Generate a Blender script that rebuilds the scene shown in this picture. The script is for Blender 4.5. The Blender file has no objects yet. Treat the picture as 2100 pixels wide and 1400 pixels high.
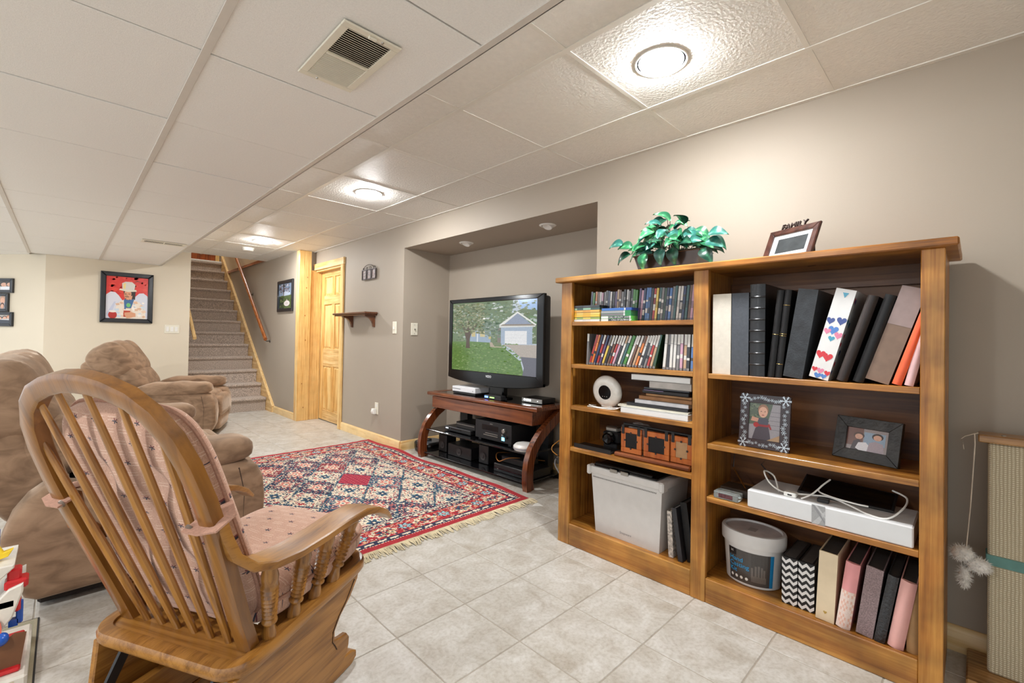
import bpy, bmesh, math, random
import numpy as np
from mathutils import Vector, Matrix, Euler
random.seed(7)
R = math.radians
scene = bpy.context.scene
COL = scene.collection

# ------------------------------------------------------------ camera
cam_d = bpy.data.cameras.new('camera'); cam = bpy.data.objects.new('camera', cam_d); COL.objects.link(cam)
def set_camera():
    y, p, r = R(44.47), R(.726), R(1.031)
    fw = Vector((math.sin(y)*math.cos(p), math.cos(y)*math.cos(p), math.sin(p)))
    rt = Vector((math.cos(y), -math.sin(y), 0)); up = rt.cross(fw)
    rt, up = rt*math.cos(r)+up*math.sin(r), up*math.cos(r)-rt*math.sin(r)
    m = Matrix((rt, up, -fw)).transposed().to_4x4(); m.translation = (0, 0, 1.05)
    cam.matrix_world = m
    cam_d.sensor_fit = 'HORIZONTAL'; cam_d.sensor_width = 36; cam_d.lens = 936.1/2100*36
    cam_d.shift_y = -(700-681.3)/2100; cam_d.clip_start = .02
set_camera(); scene.camera = cam
# ------------------------------------------------------------ world, exposure
world = bpy.data.worlds.new('world'); scene.world = world; world.use_nodes = True
world.node_tree.nodes['Background'].inputs[0].default_value = (.9, .955, 1, 1)
world.node_tree.nodes['Background'].inputs[1].default_value = 1.4
scene.view_settings.view_transform = 'Standard'; scene.view_settings.look = 'None'
scene.view_settings.exposure = 0.1; scene.view_settings.gamma = 1
scene.view_settings.use_curve_mapping = False
LAMP = 405.0         # strength of the downlight lenses
LAMP_COL = (.965, .985, 1)

# ------------------------------------------------------------ materials
def lin(c):
    return tuple((x/12.92 if x <= .04045 else ((x+.055)/1.055)**2.4) for x in c)
def rgb(r, g, b): return lin((r/255, g/255, b/255))
MATS = {}
def newmat(name):
    m = bpy.data.materials.new(name); m.use_nodes = True
    nt = m.node_tree; b = nt.nodes['Principled BSDF']
    return m, nt, b
def N(nt, t, **kw):
    n = nt.nodes.new(t)
    for k, v in kw.items(): setattr(n, k, v)
    return n
def ramp(nt, stops):
    n = N(nt, 'ShaderNodeValToRGB'); e = n.color_ramp.elements
    while len(e) < len(stops): e.new(.5)
    for i, (p, c) in enumerate(stops): e[i].position = p; e[i].color = (*c, 1)
    return n
def mul(c, k): return tuple(min(1, x*k) for x in c)
def M(name, col, rough=.5, var=.12, scale=25, bump=0, bscale=None, metal=0, sheen=0, coat=0, spec=.5, emis=None, alpha=None, trans=0):
    if name in MATS: return MATS[name]
    m, nt, b = newmat(name)
    tc = N(nt, 'ShaderNodeTexCoord')
    nz = N(nt, 'ShaderNodeTexNoise'); nz.inputs['Scale'].default_value = scale; nz.inputs['Detail'].default_value = 4
    nt.links.new(tc.outputs['Object'], nz.inputs['Vector'])
    rp = ramp(nt, [(.3, mul(col, 1-var)), (.7, mul(col, 1+var))])
    nt.links.new(nz.outputs['Fac'], rp.inputs['Fac']); nt.links.new(rp.outputs['Color'], b.inputs['Base Color'])
    b.inputs['Roughness'].default_value = rough; b.inputs['Metallic'].default_value = metal
    b.inputs['Specular IOR Level'].default_value = spec
    if sheen: b.inputs['Sheen Weight'].default_value = sheen; b.inputs['Sheen Roughness'].default_value = .4
    if coat: b.inputs['Coat Weight'].default_value = coat; b.inputs['Coat Roughness'].default_value = .15
    if trans: b.inputs['Transmission Weight'].default_value = trans
    if alpha is not None: b.inputs['Alpha'].default_value = alpha
    if emis: b.inputs['Emission Color'].default_value = (*emis[0], 1); b.inputs['Emission Strength'].default_value = emis[1]
    if bump:
        n2 = N(nt, 'ShaderNodeTexNoise'); n2.inputs['Scale'].default_value = bscale or scale*4; n2.inputs['Detail'].default_value = 5
        nt.links.new(tc.outputs['Object'], n2.inputs['Vector'])
        bp = N(nt, 'ShaderNodeBump'); bp.inputs['Strength'].default_value = bump; bp.inputs['Distance'].default_value = .004
        nt.links.new(n2.outputs['Fac'], bp.inputs['Height']); nt.links.new(bp.outputs['Normal'], b.inputs['Normal'])
    MATS[name] = m; return m
def WOOD(name, c0, c1, c2, axis=2, scale=1.0, rough=.35, coat=.2, mottle=.5, fine=1.0, rings=.35):
    """grain stretched along a local axis + mottling"""
    if name in MATS: return MATS[name]
    m, nt, b = newmat(name)
    tc = N(nt, 'ShaderNodeTexCoord'); mp = N(nt, 'ShaderNodeMapping')
    s = [14*scale]*3; s[axis] = .9*scale
    mp.inputs['Scale'].default_value = s
    nt.links.new(tc.outputs['Object'], mp.inputs['Vector'])
    a = N(nt, 'ShaderNodeTexNoise'); a.inputs['Scale'].default_value = 2.2; a.inputs['Detail'].default_value = 6; a.inputs['Distortion'].default_value = 1.2
    nt.links.new(mp.outputs['Vector'], a.inputs['Vector'])
    mp2 = N(nt, 'ShaderNodeMapping'); s2 = [160*scale]*3; s2[axis] = 5*scale; mp2.inputs['Scale'].default_value = s2
    nt.links.new(tc.outputs['Object'], mp2.inputs['Vector'])
    f = N(nt, 'ShaderNodeTexNoise'); f.inputs['Scale'].default_value = 1.5; f.inputs['Detail'].default_value = 3
    nt.links.new(mp2.outputs['Vector'], f.inputs['Vector'])
    w = N(nt, 'ShaderNodeTexWave'); w.inputs['Scale'].default_value = 1.1; w.inputs['Distortion'].default_value = 7; w.inputs['Detail'].default_value = 2
    nt.links.new(mp.outputs['Vector'], w.inputs['Vector'])
    mx = N(nt, 'ShaderNodeMath', operation='MULTIPLY_ADD'); mx.inputs[1].default_value = rings; 
    nt.links.new(w.outputs['Fac'], mx.inputs[0]); nt.links.new(a.outputs['Fac'], mx.inputs[2])
    mx2 = N(nt, 'ShaderNodeMath', operation='MULTIPLY_ADD'); mx2.inputs[1].default_value = .35*fine
    nt.links.new(f.outputs['Fac'], mx2.inputs[0]); nt.links.new(mx.outputs[0], mx2.inputs[2])
    rp = ramp(nt, [(.45, c0), (.72, c1), (1.0, c2)]); nt.links.new(mx2.outputs[0], rp.inputs['Fac'])
    mo = N(nt, 'ShaderNodeTexNoise'); mo.inputs['Scale'].default_value = 9*scale; mo.inputs['Detail'].default_value = 3
    nt.links.new(tc.outputs['Object'], mo.inputs['Vector'])
    mr = ramp(nt, [(.3, (1-mottle,)*3), (.65, (1, 1, 1))]); nt.links.new(mo.outputs['Fac'], mr.inputs['Fac'])
    mm = N(nt, 'ShaderNodeMix', data_type='RGBA', blend_type='MULTIPLY'); mm.inputs['Factor'].default_value = 1
    nt.links.new(rp.outputs['Color'], mm.inputs['A']); nt.links.new(mr.outputs['Color'], mm.inputs['B'])
    nt.links.new(mm.outputs['Result'], b.inputs['Base Color'])
    b.inputs['Roughness'].default_value = rough; b.inputs['Coat Weight'].default_value = coat; b.inputs['Coat Roughness'].default_value = .2
    bp = N(nt, 'ShaderNodeBump'); bp.inputs['Strength'].default_value = .12; bp.inputs['Distance'].default_value = .002
    nt.links.new(f.outputs['Fac'], bp.inputs['Height']); nt.links.new(bp.outputs['Normal'], b.inputs['Normal'])
    MATS[name] = m; return m
def PRINT(name, rough=.5, emis=0, bump=0, bscale=300, coat=0):
    """colour comes from the mesh's own face colours"""
    if name in MATS: return MATS[name]
    m, nt, b = newmat(name)
    at = N(nt, 'ShaderNodeAttribute'); at.attribute_name = 'Col'
    tc = N(nt, 'ShaderNodeTexCoord'); nz = N(nt, 'ShaderNodeTexNoise'); nz.inputs['Scale'].default_value = bscale
    nt.links.new(tc.outputs['Object'], nz.inputs['Vector'])
    rp = ramp(nt, [(.3, (.9,)*3), (.7, (1.06,)*3)]); nt.links.new(nz.outputs['Fac'], rp.inputs['Fac'])
    mm = N(nt, 'ShaderNodeMix', data_type='RGBA', blend_type='MULTIPLY'); mm.inputs['Factor'].default_value = 1
    nt.links.new(at.outputs['Color'], mm.inputs['A']); nt.links.new(rp.outputs['Color'], mm.inputs['B'])
    nt.links.new(mm.outputs['Result'], b.inputs['Base Color'])
    b.inputs['Roughness'].default_value = rough
    if coat: b.inputs['Coat Weight'].default_value = coat; b.inputs['Coat Roughness'].default_value = .1
    if emis:
        b.inputs['Base Color'].default_value = (0, 0, 0, 1)
        nt.links.remove(b.inputs['Base Color'].links[0]); b.inputs['Base Color'].default_value = (.01, .01, .01, 1)
        nt.links.new(mm.outputs['Result'], b.inputs['Emission Color']); b.inputs['Emission Strength'].default_value = emis
    if bump:
        bp = N(nt, 'ShaderNodeBump'); bp.inputs['Strength'].default_value = bump; bp.inputs['Distance'].default_value = .003
        nt.links.new(nz.outputs['Fac'], bp.inputs['Height']); nt.links.new(bp.outputs['Normal'], b.inputs['Normal'])
    MATS[name] = m; return m
def TEXTURED(name, col, rough, scale, strength, dist=.003, var=.05, vscale=6, spec=.5):
    return M(name, col, rough, var=var, scale=vscale, bump=strength, bscale=scale, spec=spec)

# ------------------------------------------------------------ geometry collector
def frame(o, u, v):
    u = Vector(u).normalized(); v = Vector(v); v = (v-u*v.dot(u)).normalized(); w = u.cross(v)
    m = Matrix((u, v, w)).transposed().to_4x4(); m.translation = Vector(o); return m
class G:
    def __init__(s): s.v = []; s.f = []; s.mi = []; s.c = []; s.X = None
    def add(s, vs, fs, mi=0, col=None):
        n = len(s.v)
        if s.X is not None: vs = [s.X @ Vector(p) for p in vs]
        s.v += [tuple(p) for p in vs]; s.f += [tuple(i+n for i in f) for f in fs]
        s.mi += [mi]*len(fs); s.c += [col]*len(fs); return s
    def box(s, x0, x1, y0, y1, z0, z1, bev=0, mi=0, col=None, seg=1):
        if x0 > x1: x0, x1 = x1, x0
        if y0 > y1: y0, y1 = y1, y0
        if z0 > z1: z0, z1 = z1, z0
        if bev <= 0:
            v = [(x, y, z) for z in (z0, z1) for y in (y0, y1) for x in (x0, x1)]
            f = [(0, 2, 3, 1), (4, 5, 7, 6), (0, 1, 5, 4), (2, 6, 7, 3), (0, 4, 6, 2), (1, 3, 7, 5)]
            return s.add(v, f, mi, col)
        bm = bmesh.new(); bmesh.ops.create_cube(bm, size=1)
        for q in bm.verts: q.co = Vector(((x0+x1)/2+q.co.x*(x1-x0), (y0+y1)/2+q.co.y*(y1-y0), (z0+z1)/2+q.co.z*(z1-z0)))
        b = min(bev, .49*min(x1-x0, y1-y0, z1-z0))
        bmesh.ops.bevel(bm, geom=list(bm.edges), offset=b, segments=seg, affect='EDGES', profile=.5)
        bm.verts.index_update()
        s.add([q.co.copy() for q in bm.verts], [[q.index for q in f.verts] for f in bm.faces], mi, col); bm.free(); return s
    def quad(s, a, b, c, d, mi=0, col=None): return s.add([a, b, c, d], [(0, 1, 2, 3)], mi, col)
    def prism(s, poly, F, depth, mi=0, col=None, bev=0, seg=1):
        """poly in the u,v plane of frame F, extruded along w"""
        n = len(poly)
        A = [F @ Vector((a, b, 0)) for a, b in poly]; B = [F @ Vector((a, b, depth)) for a, b in poly]
        fs = [tuple(range(n))[::-1], tuple(range(n, 2*n))]+[(i, (i+1) % n, (i+1) % n+n, i+n) for i in range(n)]
        if bev:
            bm = bmesh.new(); vs = [bm.verts.new(p) for p in A+B]
            for f in fs: bm.faces.new([vs[i] for i in f])
            bmesh.ops.recalc_face_normals(bm, faces=bm.faces)
            caps = [f for f in bm.faces if len(f.verts) == n] if n != 4 else list(bm.faces)[:2]
            ed = list({e for f in caps for e in f.edges})
            bmesh.ops.bevel(bm, geom=ed, offset=bev, segments=seg, affect='EDGES', profile=.5)
            bm.verts.index_update()
            s.add([q.co.copy() for q in bm.verts], [[q.index for q in f.verts] for f in bm.faces], mi, col); bm.free(); return s
        return s.add(A+B, fs, mi, col)
    def sweep(s, pts, prof, up=(0, 0, 1), mi=0, col=None, closed=False, scale=None):
        pts = [Vector(p) for p in pts]; n = len(pts); m = len(prof); vs = []
        for i, p in enumerate(pts):
            if closed: t = pts[(i+1) % n]-pts[i-1]
            else: t = pts[min(i+1, n-1)]-pts[max(i-1, 0)]
            t.normalize(); u = Vector(up(i) if callable(up) else up)
            sd = t.cross(u)
            if sd.length < 1e-4: sd = t.cross(Vector((1, .3, 0)))
            sd.normalize(); nn = sd.cross(t)
            k = scale[i] if scale else 1
            kk = k if isinstance(k, tuple) else (k, k)
            vs += [p+sd*a*kk[0]+nn*b*kk[1] for a, b in prof]
        fs = []
        for i in range(n if closed else n-1):
            j = (i+1) % n
            for q in range(m): fs.append((i*m+q, i*m+(q+1) % m, j*m+(q+1) % m, j*m+q))
        if not closed: fs += [tuple(range(m))[::-1], tuple(range((n-1)*m, n*m))]
        return s.add(vs, fs, mi, col)
    def tube(s, pts, r, n=8, mi=0, col=None, closed=False):
        pr = [(math.cos(2*math.pi*i/n), math.sin(2*math.pi*i/n)) for i in range(n)]
        rs = list(r) if hasattr(r, '__len__') else [r]*len(pts)
        return s.sweep(pts, pr, up=(0.013, .021, 1), mi=mi, col=col, closed=closed, scale=rs)
    def lathe(s, prof, F=None, n=20, mi=0, col=None, sx=1, sy=1):
        F = F or Matrix.Identity(4); vs = []
        for r, z in prof:
            vs += [F @ Vector((r*sx*math.cos(2*math.pi*i/n), r*sy*math.sin(2*math.pi*i/n), z)) for i in range(n)]
        fs = []
        for k in range(len(prof)-1):
            for i in range(n): fs.append((k*n+i, k*n+(i+1) % n, (k+1)*n+(i+1) % n, (k+1)*n+i))
        if prof[0][0] > 1e-6: fs.append(tuple(range(n))[::-1])
        if prof[-1][0] > 1e-6: fs.append(tuple(range((len(prof)-1)*n, len(prof)*n)))
        return s.add(vs, fs, mi, col)
    def soft(s, c, r, e=.5, e2=None, nu=28, nv=16, F=None, fn=None, mi=0, col=None):
        """superellipsoid cushion"""
        e2 = e if e2 is None else e2; F = F or Matrix.Identity(4)
        P = lambda x, q: math.copysign(abs(x)**q, x); vs = []
        for j in range(1, nv):
            v = -math.pi/2+math.pi*j/nv
            for i in range(nu):
                u = 2*math.pi*i/nu
                p = Vector((P(math.cos(v), e)*P(math.cos(u), e2), P(math.cos(v), e)*P(math.sin(u), e2), P(math.sin(v), e)))
                q = Vector((p.x*r[0], p.y*r[1], p.z*r[2]))
                if fn: q = fn(p, q)
                vs.append(F @ (q+Vector(c)))
        def pole(z):
            p = Vector((0, 0, z)); q = Vector((0, 0, z*r[2]))
            if fn: q = fn(p, q)
            return F @ (q+Vector(c))
        vs += [pole(-1), pole(1)]; a, b = len(vs)-2, len(vs)-1; fs = []
        for j in range(nv-2):
            for i in range(nu): fs.append((j*nu+i, j*nu+(i+1) % nu, (j+1)*nu+(i+1) % nu, (j+1)*nu+i))
        for i in range(nu):
            fs.append((a, (i+1) % nu, i)); fs.append((b, (nv-2)*nu+i, (nv-2)*nu+(i+1) % nu))
        return s.add(vs, fs, mi, col)
    def mesh(s, name, mats, smooth=True, ang=35, off=(0, 0, 0)):
        me = bpy.data.meshes.new(name); o = Vector(off)
        me.from_pydata([(p[0]-o.x, p[1]-o.y, p[2]-o.z) for p in s.v], [], s.f)
        for m in (mats if isinstance(mats, (list, tuple)) else [mats]): me.materials.append(m)
        if any(s.mi): me.polygons.foreach_set('material_index', s.mi)
        if any(c is not None for c in s.c):
            at = me.color_attributes.new('Col', 'FLOAT_COLOR', 'CORNER'); buf = []
            for p, c in zip(me.polygons, s.c):
                c = c or (.5, .5, .5); buf += [c[0], c[1], c[2], 1.0]*p.loop_total
            at.data.foreach_set('color', buf)
        bm = bmesh.new(); bm.from_mesh(me); 
        if len(bm.faces) < 60000 and not getattr(s, 'open', False): bmesh.ops.recalc_face_normals(bm, faces=bm.faces)
        bm.to_mesh(me); bm.free()
        if smooth:
            me.polygons.foreach_set('use_smooth', [True]*len(me.polygons)); me.set_sharp_from_angle(angle=R(ang))
        me.update(); return me
def link(name, data, parent=None):
    o = bpy.data.objects.new(name, data); COL.objects.link(o)
    if parent is not None: o.parent = parent
    return o
def tag(o, label, cat, group=None, kind=None):
    o['label'] = label; o['category'] = cat
    if group: o['group'] = group
    if kind: o['kind'] = kind
    return o
def thing(name, label, cat, loc=(0, 0, 0), rotz=0, group=None, kind=None):
    o = link(name, None); o.empty_display_size = .05; o.location = loc; o.rotation_euler = (0, 0, rotz)
    return tag(o, label, cat, group, kind)
def part(name, g, mats, parent, world=False, smooth=True, ang=35, label=None):
    """a mesh under its thing; world=True when the vertices were given in room coordinates"""
    off = (0, 0, 0)
    if world:
        root = parent
        while root.parent: root = root.parent
        off = root.location
    o = link(name, g.mesh(name, mats, smooth, ang, off), parent)
    if label: o['label'] = label
    return o
def solo(name, g, mats, label, cat, group=None, kind=None, smooth=True, ang=35):
    xs = [p[0] for p in g.v]; ys = [p[1] for p in g.v]; zs = [p[2] for p in g.v]
    off = ((min(xs)+max(xs))/2, (min(ys)+max(ys))/2, min(zs))
    o = link(name, g.mesh(name, mats, smooth, ang, off)); o.location = off
    return tag(o, label, cat, group, kind)
def ordinal(n): return '%d%s' % (n, 'th' if 10 <= n % 100 <= 20 else {1: 'st', 2: 'nd', 3: 'rd'}.get(n % 10, 'th'))
def text_mesh(txt, size, depth=0.0, align='CENTER'):
    cu = bpy.data.curves.new('lettering', 'FONT'); cu.body = txt; cu.size = size; cu.extrude = depth; cu.align_x = align; cu.align_y = 'CENTER'
    o = bpy.data.objects.new('lettering', cu); COL.objects.link(o)
    dg = bpy.context.evaluated_depsgraph_get(); me = bpy.data.meshes.new_from_object(o.evaluated_get(dg))
    bpy.data.objects.remove(o); bpy.data.curves.remove(cu); return me
def text_part(name, txt, size, F, mat, parent, depth=0.0, align='CENTER', world=False):
    me = text_mesh(txt, size, depth, align); me.transform(F)
    if world:
        root = parent
        while root.parent: root = root.parent
        me.transform(Matrix.Translation(-Vector(root.location)))
    me.materials.clear(); me.materials.append(mat)
    for p in me.polygons: p.material_index = 0
    return link(name, me, parent)
def poly(F, pts, z=0): return [F @ Vector((a, b, z)) for a, b in pts]
def picture(F, W, H, shapes, step=.00012):
    """flat print: list of (colour, [(s,t)...]) with s,t in 0..1, painted one over the other"""
    g = G(); g.open = True
    k = 0
    for it in shapes:
        c, pts = it[0], it[1]
        if len(it) < 3 or it[2]: k += 1
        g.add([F @ Vector((a*W, b*H, k*step)) for a, b in pts], [tuple(range(len(pts)))], 0, lin(c))
    return g
def ell(cx, cy, rx, ry, n=16, a0=0, a1=360):
    return [(cx+rx*math.cos(R(a0+(a1-a0)*i/n)), cy+ry*math.sin(R(a0+(a1-a0)*i/n))) for i in range(n+(0 if a1-a0 >= 360 else 1))]
# ============================================================ materials used in several places
TAUPE = TEXTURED('taupe_paint', rgb(167, 155, 140), .62, 220, .06, var=.02, vscale=2)
BEIGE = TEXTURED('beige_paint', rgb(216, 204, 183), .6, 220, .06, var=.02, vscale=2)
CREAM = TEXTURED('stairwell_cream_paint', rgb(205, 188, 160), .6, 220, .05, var=.02, vscale=2)
TILE_UP = M('embossed_vinyl_ceiling_tile', rgb(232, 229, 223), .6, var=.03, scale=40, bump=1.0, bscale=85, spec=.35)
TILE_LOW = M('fibre_ceiling_tile', rgb(240, 237, 232), .6, var=.035, scale=160, bump=.25, bscale=320)
TEE = M('white_painted_tee', rgb(228, 224, 216), .4, var=.02)
TEE2 = M('warm_white_tee', rgb(212, 204, 194), .45, var=.02)
PINE = WOOD('clear_pine', rgb(180, 122, 55), rgb(226, 174, 100), rgb(243, 206, 140), axis=2, scale=1.1, rough=.35, mottle=.12, rings=.5)
PINE_H = WOOD('pine_baseboard', rgb(190, 140, 80), rgb(226, 184, 120), rgb(240, 208, 152), axis=1, scale=1.1, rough=.4, mottle=.12, rings=.4)
PINE_X = WOOD('pine_skirting', rgb(190, 140, 80), rgb(226, 184, 120), rgb(240, 208, 152), axis=0, scale=1.1, rough=.4, mottle=.12, rings=.4)
OAKRAIL = WOOD('varnished_rail_wood', rgb(110, 52, 18), rgb(160, 86, 34), rgb(185, 110, 50), axis=1, rough=.25, coat=.5, mottle=.2)
WHITE = M('white_plastic', rgb(232, 230, 224), .35, var=.03)
IVORY = M('ivory_plastic', rgb(228, 222, 204), .35, var=.03)
BLACK = M('black_plastic', rgb(26, 25, 26), .4, var=.1)
GLOSSBLACK = M('gloss_black_plastic', rgb(10, 10, 12), .12, var=.05, coat=.15, spec=.3)
STEEL = M('brushed_steel', rgb(170, 168, 162), .35, var=.06, metal=.9)
DARK = M('dark_void', rgb(30, 28, 26), .8)
PR = PRINT('printed_colour', .5)
PRG = PRINT('printed_gloss', .28, coat=.3)

# ============================================================ floor
H_UP, H_LOW, XW, XS = 2.078, 1.87, 2.23, .84
GROUT = M('grey_grout', rgb(168, 158, 144), .8, var=.08, scale=60)
def tile_mat(name):
    m, nt, b = newmat(name)
    tc = N(nt, 'ShaderNodeTexCoord'); ge = N(nt, 'ShaderNodeNewGeometry'); oi = N(nt, 'ShaderNodeObjectInfo')
    ad = N(nt, 'ShaderNodeVectorMath', operation='ADD'); nt.links.new(ge.outputs['Position'], ad.inputs[0]); 
    sc = N(nt, 'ShaderNodeVectorMath', operation='SCALE'); sc.inputs['Scale'].default_value = 7
    cb = N(nt, 'ShaderNodeCombineXYZ'); nt.links.new(oi.outputs['Random'], cb.inputs[0]); nt.links.new(oi.outputs['Random'], cb.inputs[1])
    nt.links.new(cb.outputs[0], sc.inputs[0]); nt.links.new(sc.outputs[0], ad.inputs[1])
    a = N(nt, 'ShaderNodeTexNoise'); a.inputs['Scale'].default_value = 9; a.inputs['Detail'].default_value = 7; a.inputs['Roughness'].default_value = .7; a.inputs['Distortion'].default_value = .6
    nt.links.new(ad.outputs[0], a.inputs['Vector'])
    rp = ramp(nt, [(.3, rgb(170, 160, 146)), (.46, rgb(190, 184, 174)), (.56, rgb(199, 194, 186)), (.72, rgb(212, 209, 203))])
    nt.links.new(a.outputs['Fac'], rp.inputs['Fac'])
    a2 = N(nt, 'ShaderNodeTexNoise'); a2.inputs['Scale'].default_value = 75; a2.inputs['Detail'].default_value = 4
    nt.links.new(ad.outputs[0], a2.inputs['Vector'])
    r2 = ramp(nt, [(.33, (.86, .84, .81)), (.55, (1, 1, 1))]); nt.links.new(a2.outputs['Fac'], r2.inputs['Fac'])
    mm = N(nt, 'ShaderNodeMix', data_type='RGBA', blend_type='MULTIPLY'); mm.inputs['Factor'].default_value = 1
    nt.links.new(rp.outputs['Color'], mm.inputs['A']); nt.links.new(r2.outputs['Color'], mm.inputs['B']); nt.links.new(mm.outputs['Result'], b.inputs['Base Color'])
    b.inputs['Roughness'].default_value = .38
    bp = N(nt, 'ShaderNodeBump'); bp.inputs['Strength'].default_value = .15; bp.inputs['Distance'].default_value = .002
    nt.links.new(a2.outputs['Fac'], bp.inputs['Height']); nt.links.new(bp.outputs['Normal'], b.inputs['Normal'])
    MATS[name] = m; return m
FT = tile_mat('mottled_ceramic_tile')
floor = solo('floor', G().box(-3.6, 2.8, -2.9, 7.2, -.06, -.002), GROUT, 'light grey ceramic tile floor with grey grout', 'floor', kind='structure')
tp, tg = .302, .0042
tm = G().box(-tp/2+tg/2, tp/2-tg/2, -tp/2+tg/2, tp/2-tg/2, -.008, 0, bev=.0015).mesh('tile', FT)
rest = G()
for i in range(-15, 8):
    for j in range(-15, 20):
        cx, cy = .8505+tp*(i+.5), 1.410+tp*(j+.5)
        if cx < -3.5 or cx > 2.72 or cy < -2.8 or cy > 7.0: continue
        a = math.degrees(math.atan2(cx, cy))
        if -8 < a < 96 and cy > -.1 and -.6 < cx and (cx < 2.3 or 1.5 < cy < 3.75):
            o = link('tile', tm, floor); o.location = Vector((cx, cy, 0))-floor.location
        else: rest.box(cx-tp/2+tg/2, cx+tp/2-tg/2, cy-tp/2+tg/2, cy+tp/2-tg/2, -.008, 0)
o = part('tile_field', rest, FT, floor, world=True); o['kind'] = 'stuff'

# ============================================================ walls
NY0, NY1, NZ, NX = 1.57, 3.71, 1.865, 2.747      # recess for the television
DY0, DY1, DZ = 5.02, 5.80, 1.845                 # closet door opening
g = G()
g.box(XW, XW+.1, -2.9, NY0, 0, 2.3).box(XW, XW+.1, NY0, NY1, NZ, 2.3).box(XW, XW+.1, NY1, DY0, 0, 2.3)
g.box(XW, XW+.1, DY0, DY1+.02, DZ, 2.3)
g.box(NX, NX+.1, NY0-.1, NY1+.1, 0, NZ+.1).box(XW+.1, NX, NY0-.1, NY0, 0, NZ+.1).box(XW+.1, NX, NY1, NY1+.1, 0, NZ+.1).box(XW+.1, NX, NY0, NY1, NZ, NZ+.1)
solo('wall_right', g, TAUPE, 'taupe painted long wall with a deep television recess', 'wall', kind='structure', ang=20)
WX = 2.04
g = G().box(WX, WX+.1, 5.80, 10.2, 0, 2.09).box(WX+.1, XW+.12, 5.80, 5.9, 0, 2.3)
solo('wall_stairwell', g, TAUPE, 'taupe wall rising along the right side of the stairs', 'wall', kind='structure', ang=20)
solo('wall_stairwell_upper', G().box(WX, WX+.1, 7.1, 10.2, 2.09, 4.6), CREAM, 'pale upper wall of the stairwell above the wooden ledge', 'wall', kind='structure')
g = G().box(-.156, 1.15, 7.1, 7.2, 0, 2.3)
solo('wall_back', g, BEIGE, 'beige wall facing the room, left of the stairs', 'wall', kind='structure')
solo('wall_stairwell_left', G().box(1.05, 1.15, 7.2, 10.2, 0, 4.6), BEIGE, 'beige wall closing the left side of the stairwell', 'wall', kind='structure')
Fa = frame((-.156, 7.1, 0), (.66, -.75, 0), (0, 0, 1))
def aw(s0, s1, z0, z1, d0, d1):
    """box on the angled wall: s runs to the left from the corner, d towards the room"""
    n = Vector((-.75, -.66, 0)).normalized(); t = Vector((-.66, .75, 0)).normalized(); o = Vector((-.156, 7.1, 0))
    v = [o+t*s+n*d+Vector((0, 0, z)) for z in (z0, z1) for d in (d0, d1) for s in (s0, s1)]
    return v, [(0, 2, 3, 1), (4, 5, 7, 6), (0, 1, 5, 4), (2, 6, 7, 3), (0, 4, 6, 2), (1, 3, 7, 5)]
g = G(); g.add(*aw(0, 2.2, 0, 2.3, -.1, 0)); solo('wall_angled', g, BEIGE, 'beige angled wall at the far left edge', 'wall', kind='structure')
solo('floor_far_left', G().box(-3.6, -.1, 7.2, 8.6, -.06, -.002), FT, 'tile floor beyond the angled wall', 'floor', kind='structure')
solo('wall_blocker', G().box(.7, 2.4, -1.5, -1.4, 0, 2.3), BEIGE, 'unseen beige wall piece behind the viewer, added to block light', 'wall', kind='structure')  # out-of-view wall stub, added to keep world light off the right corner
# stairwell closure
solo('wall_stairwell_top', G().box(1.05, 2.14, 10.1, 10.2, 2.2, 4.6), CREAM, 'pale wall at the head of the stairs', 'wall', kind='structure')
solo('ceiling_stairwell', G().box(1.05, 2.14, 7.0, 10.2, 4.6, 4.7), TILE_LOW, 'white ceiling high above the stairs', 'ceiling', kind='structure')
solo('wall_stairwell_header', G().box(1.05, 2.14, 7.0, 7.1, 2.12, 4.6), CREAM, 'pale wall over the foot of the stairs', 'wall', kind='structure')

# ============================================================ ceilings
up = solo('ceiling', G().box(XS-.1, 2.36, -3, 7.1, H_UP+.012, H_UP+.1), DARK, 'raised strip of suspended ceiling with embossed white tiles', 'ceiling', kind='structure')
xs = [XS, 1.255, 1.83, XW]; ys = [.415+.613*k for k in range(-6, 12)]
ys = [y for y in ys if y < 7.08]+[7.1]
cache = {}
def ctile(parent, x0, x1, y0, y1, z, mat, key, dz=0):
    k = (key, round(x1-x0, 3), round(y1-y0, 3))
    if k not in cache:
        a, b = (x1-x0)/2-(.004 if key == 'u' else .002), (y1-y0)/2-(.004 if key == 'u' else .0032)
        cache[k] = G().box(-a, a, -b, b, 0, .012, bev=.0015).mesh('ceiling_tile', mat)
    o = link('ceiling_tile', cache[k], parent); o.location = Vector(((x0+x1)/2, (y0+y1)/2, z+dz))-parent.location
yy = [-2.9]+[y for y in ys if y > -2.8]
for a in range(3):
    for b in range(len(yy)-1): ctile(up, xs[a], xs[a+1], yy[b], yy[b+1], H_UP, TILE_UP, 'u', random.choice((0, 0, .0012)))
def tees(parent, X, Y, x0, x1, y0, y1, z, w=.0115):
    for x in X: part('main_tee', G().box(x-w, x+w, y0, y1, z-.003, z+.0005, bev=.0008), TEE, parent, world=True)
    for y in Y:
        xx = [x0]+[x for x in X if x0 < x < x1]+[x1]
        for a, b in zip(xx[:-1], xx[1:]):
            part('cross_tee', G().box(a+w, b-w, y-w*.7, y+w*.7, z-.002, z+.0005), TEE, parent, world=True)
tees(up, [1.255, 1.83], [y for y in yy[1:-1]], XS, XW, -2.9, 7.1, H_UP)
part('wall_angle', G().box(XW-.022, XW-.0005, -2.9, 5.8, H_UP-.004, H_UP), TEE, up, world=True)
part('wall_angle', G().box(XS, 1.15, 7.08, 7.0995, H_UP-.004, H_UP), TEE, up, world=True)
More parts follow.
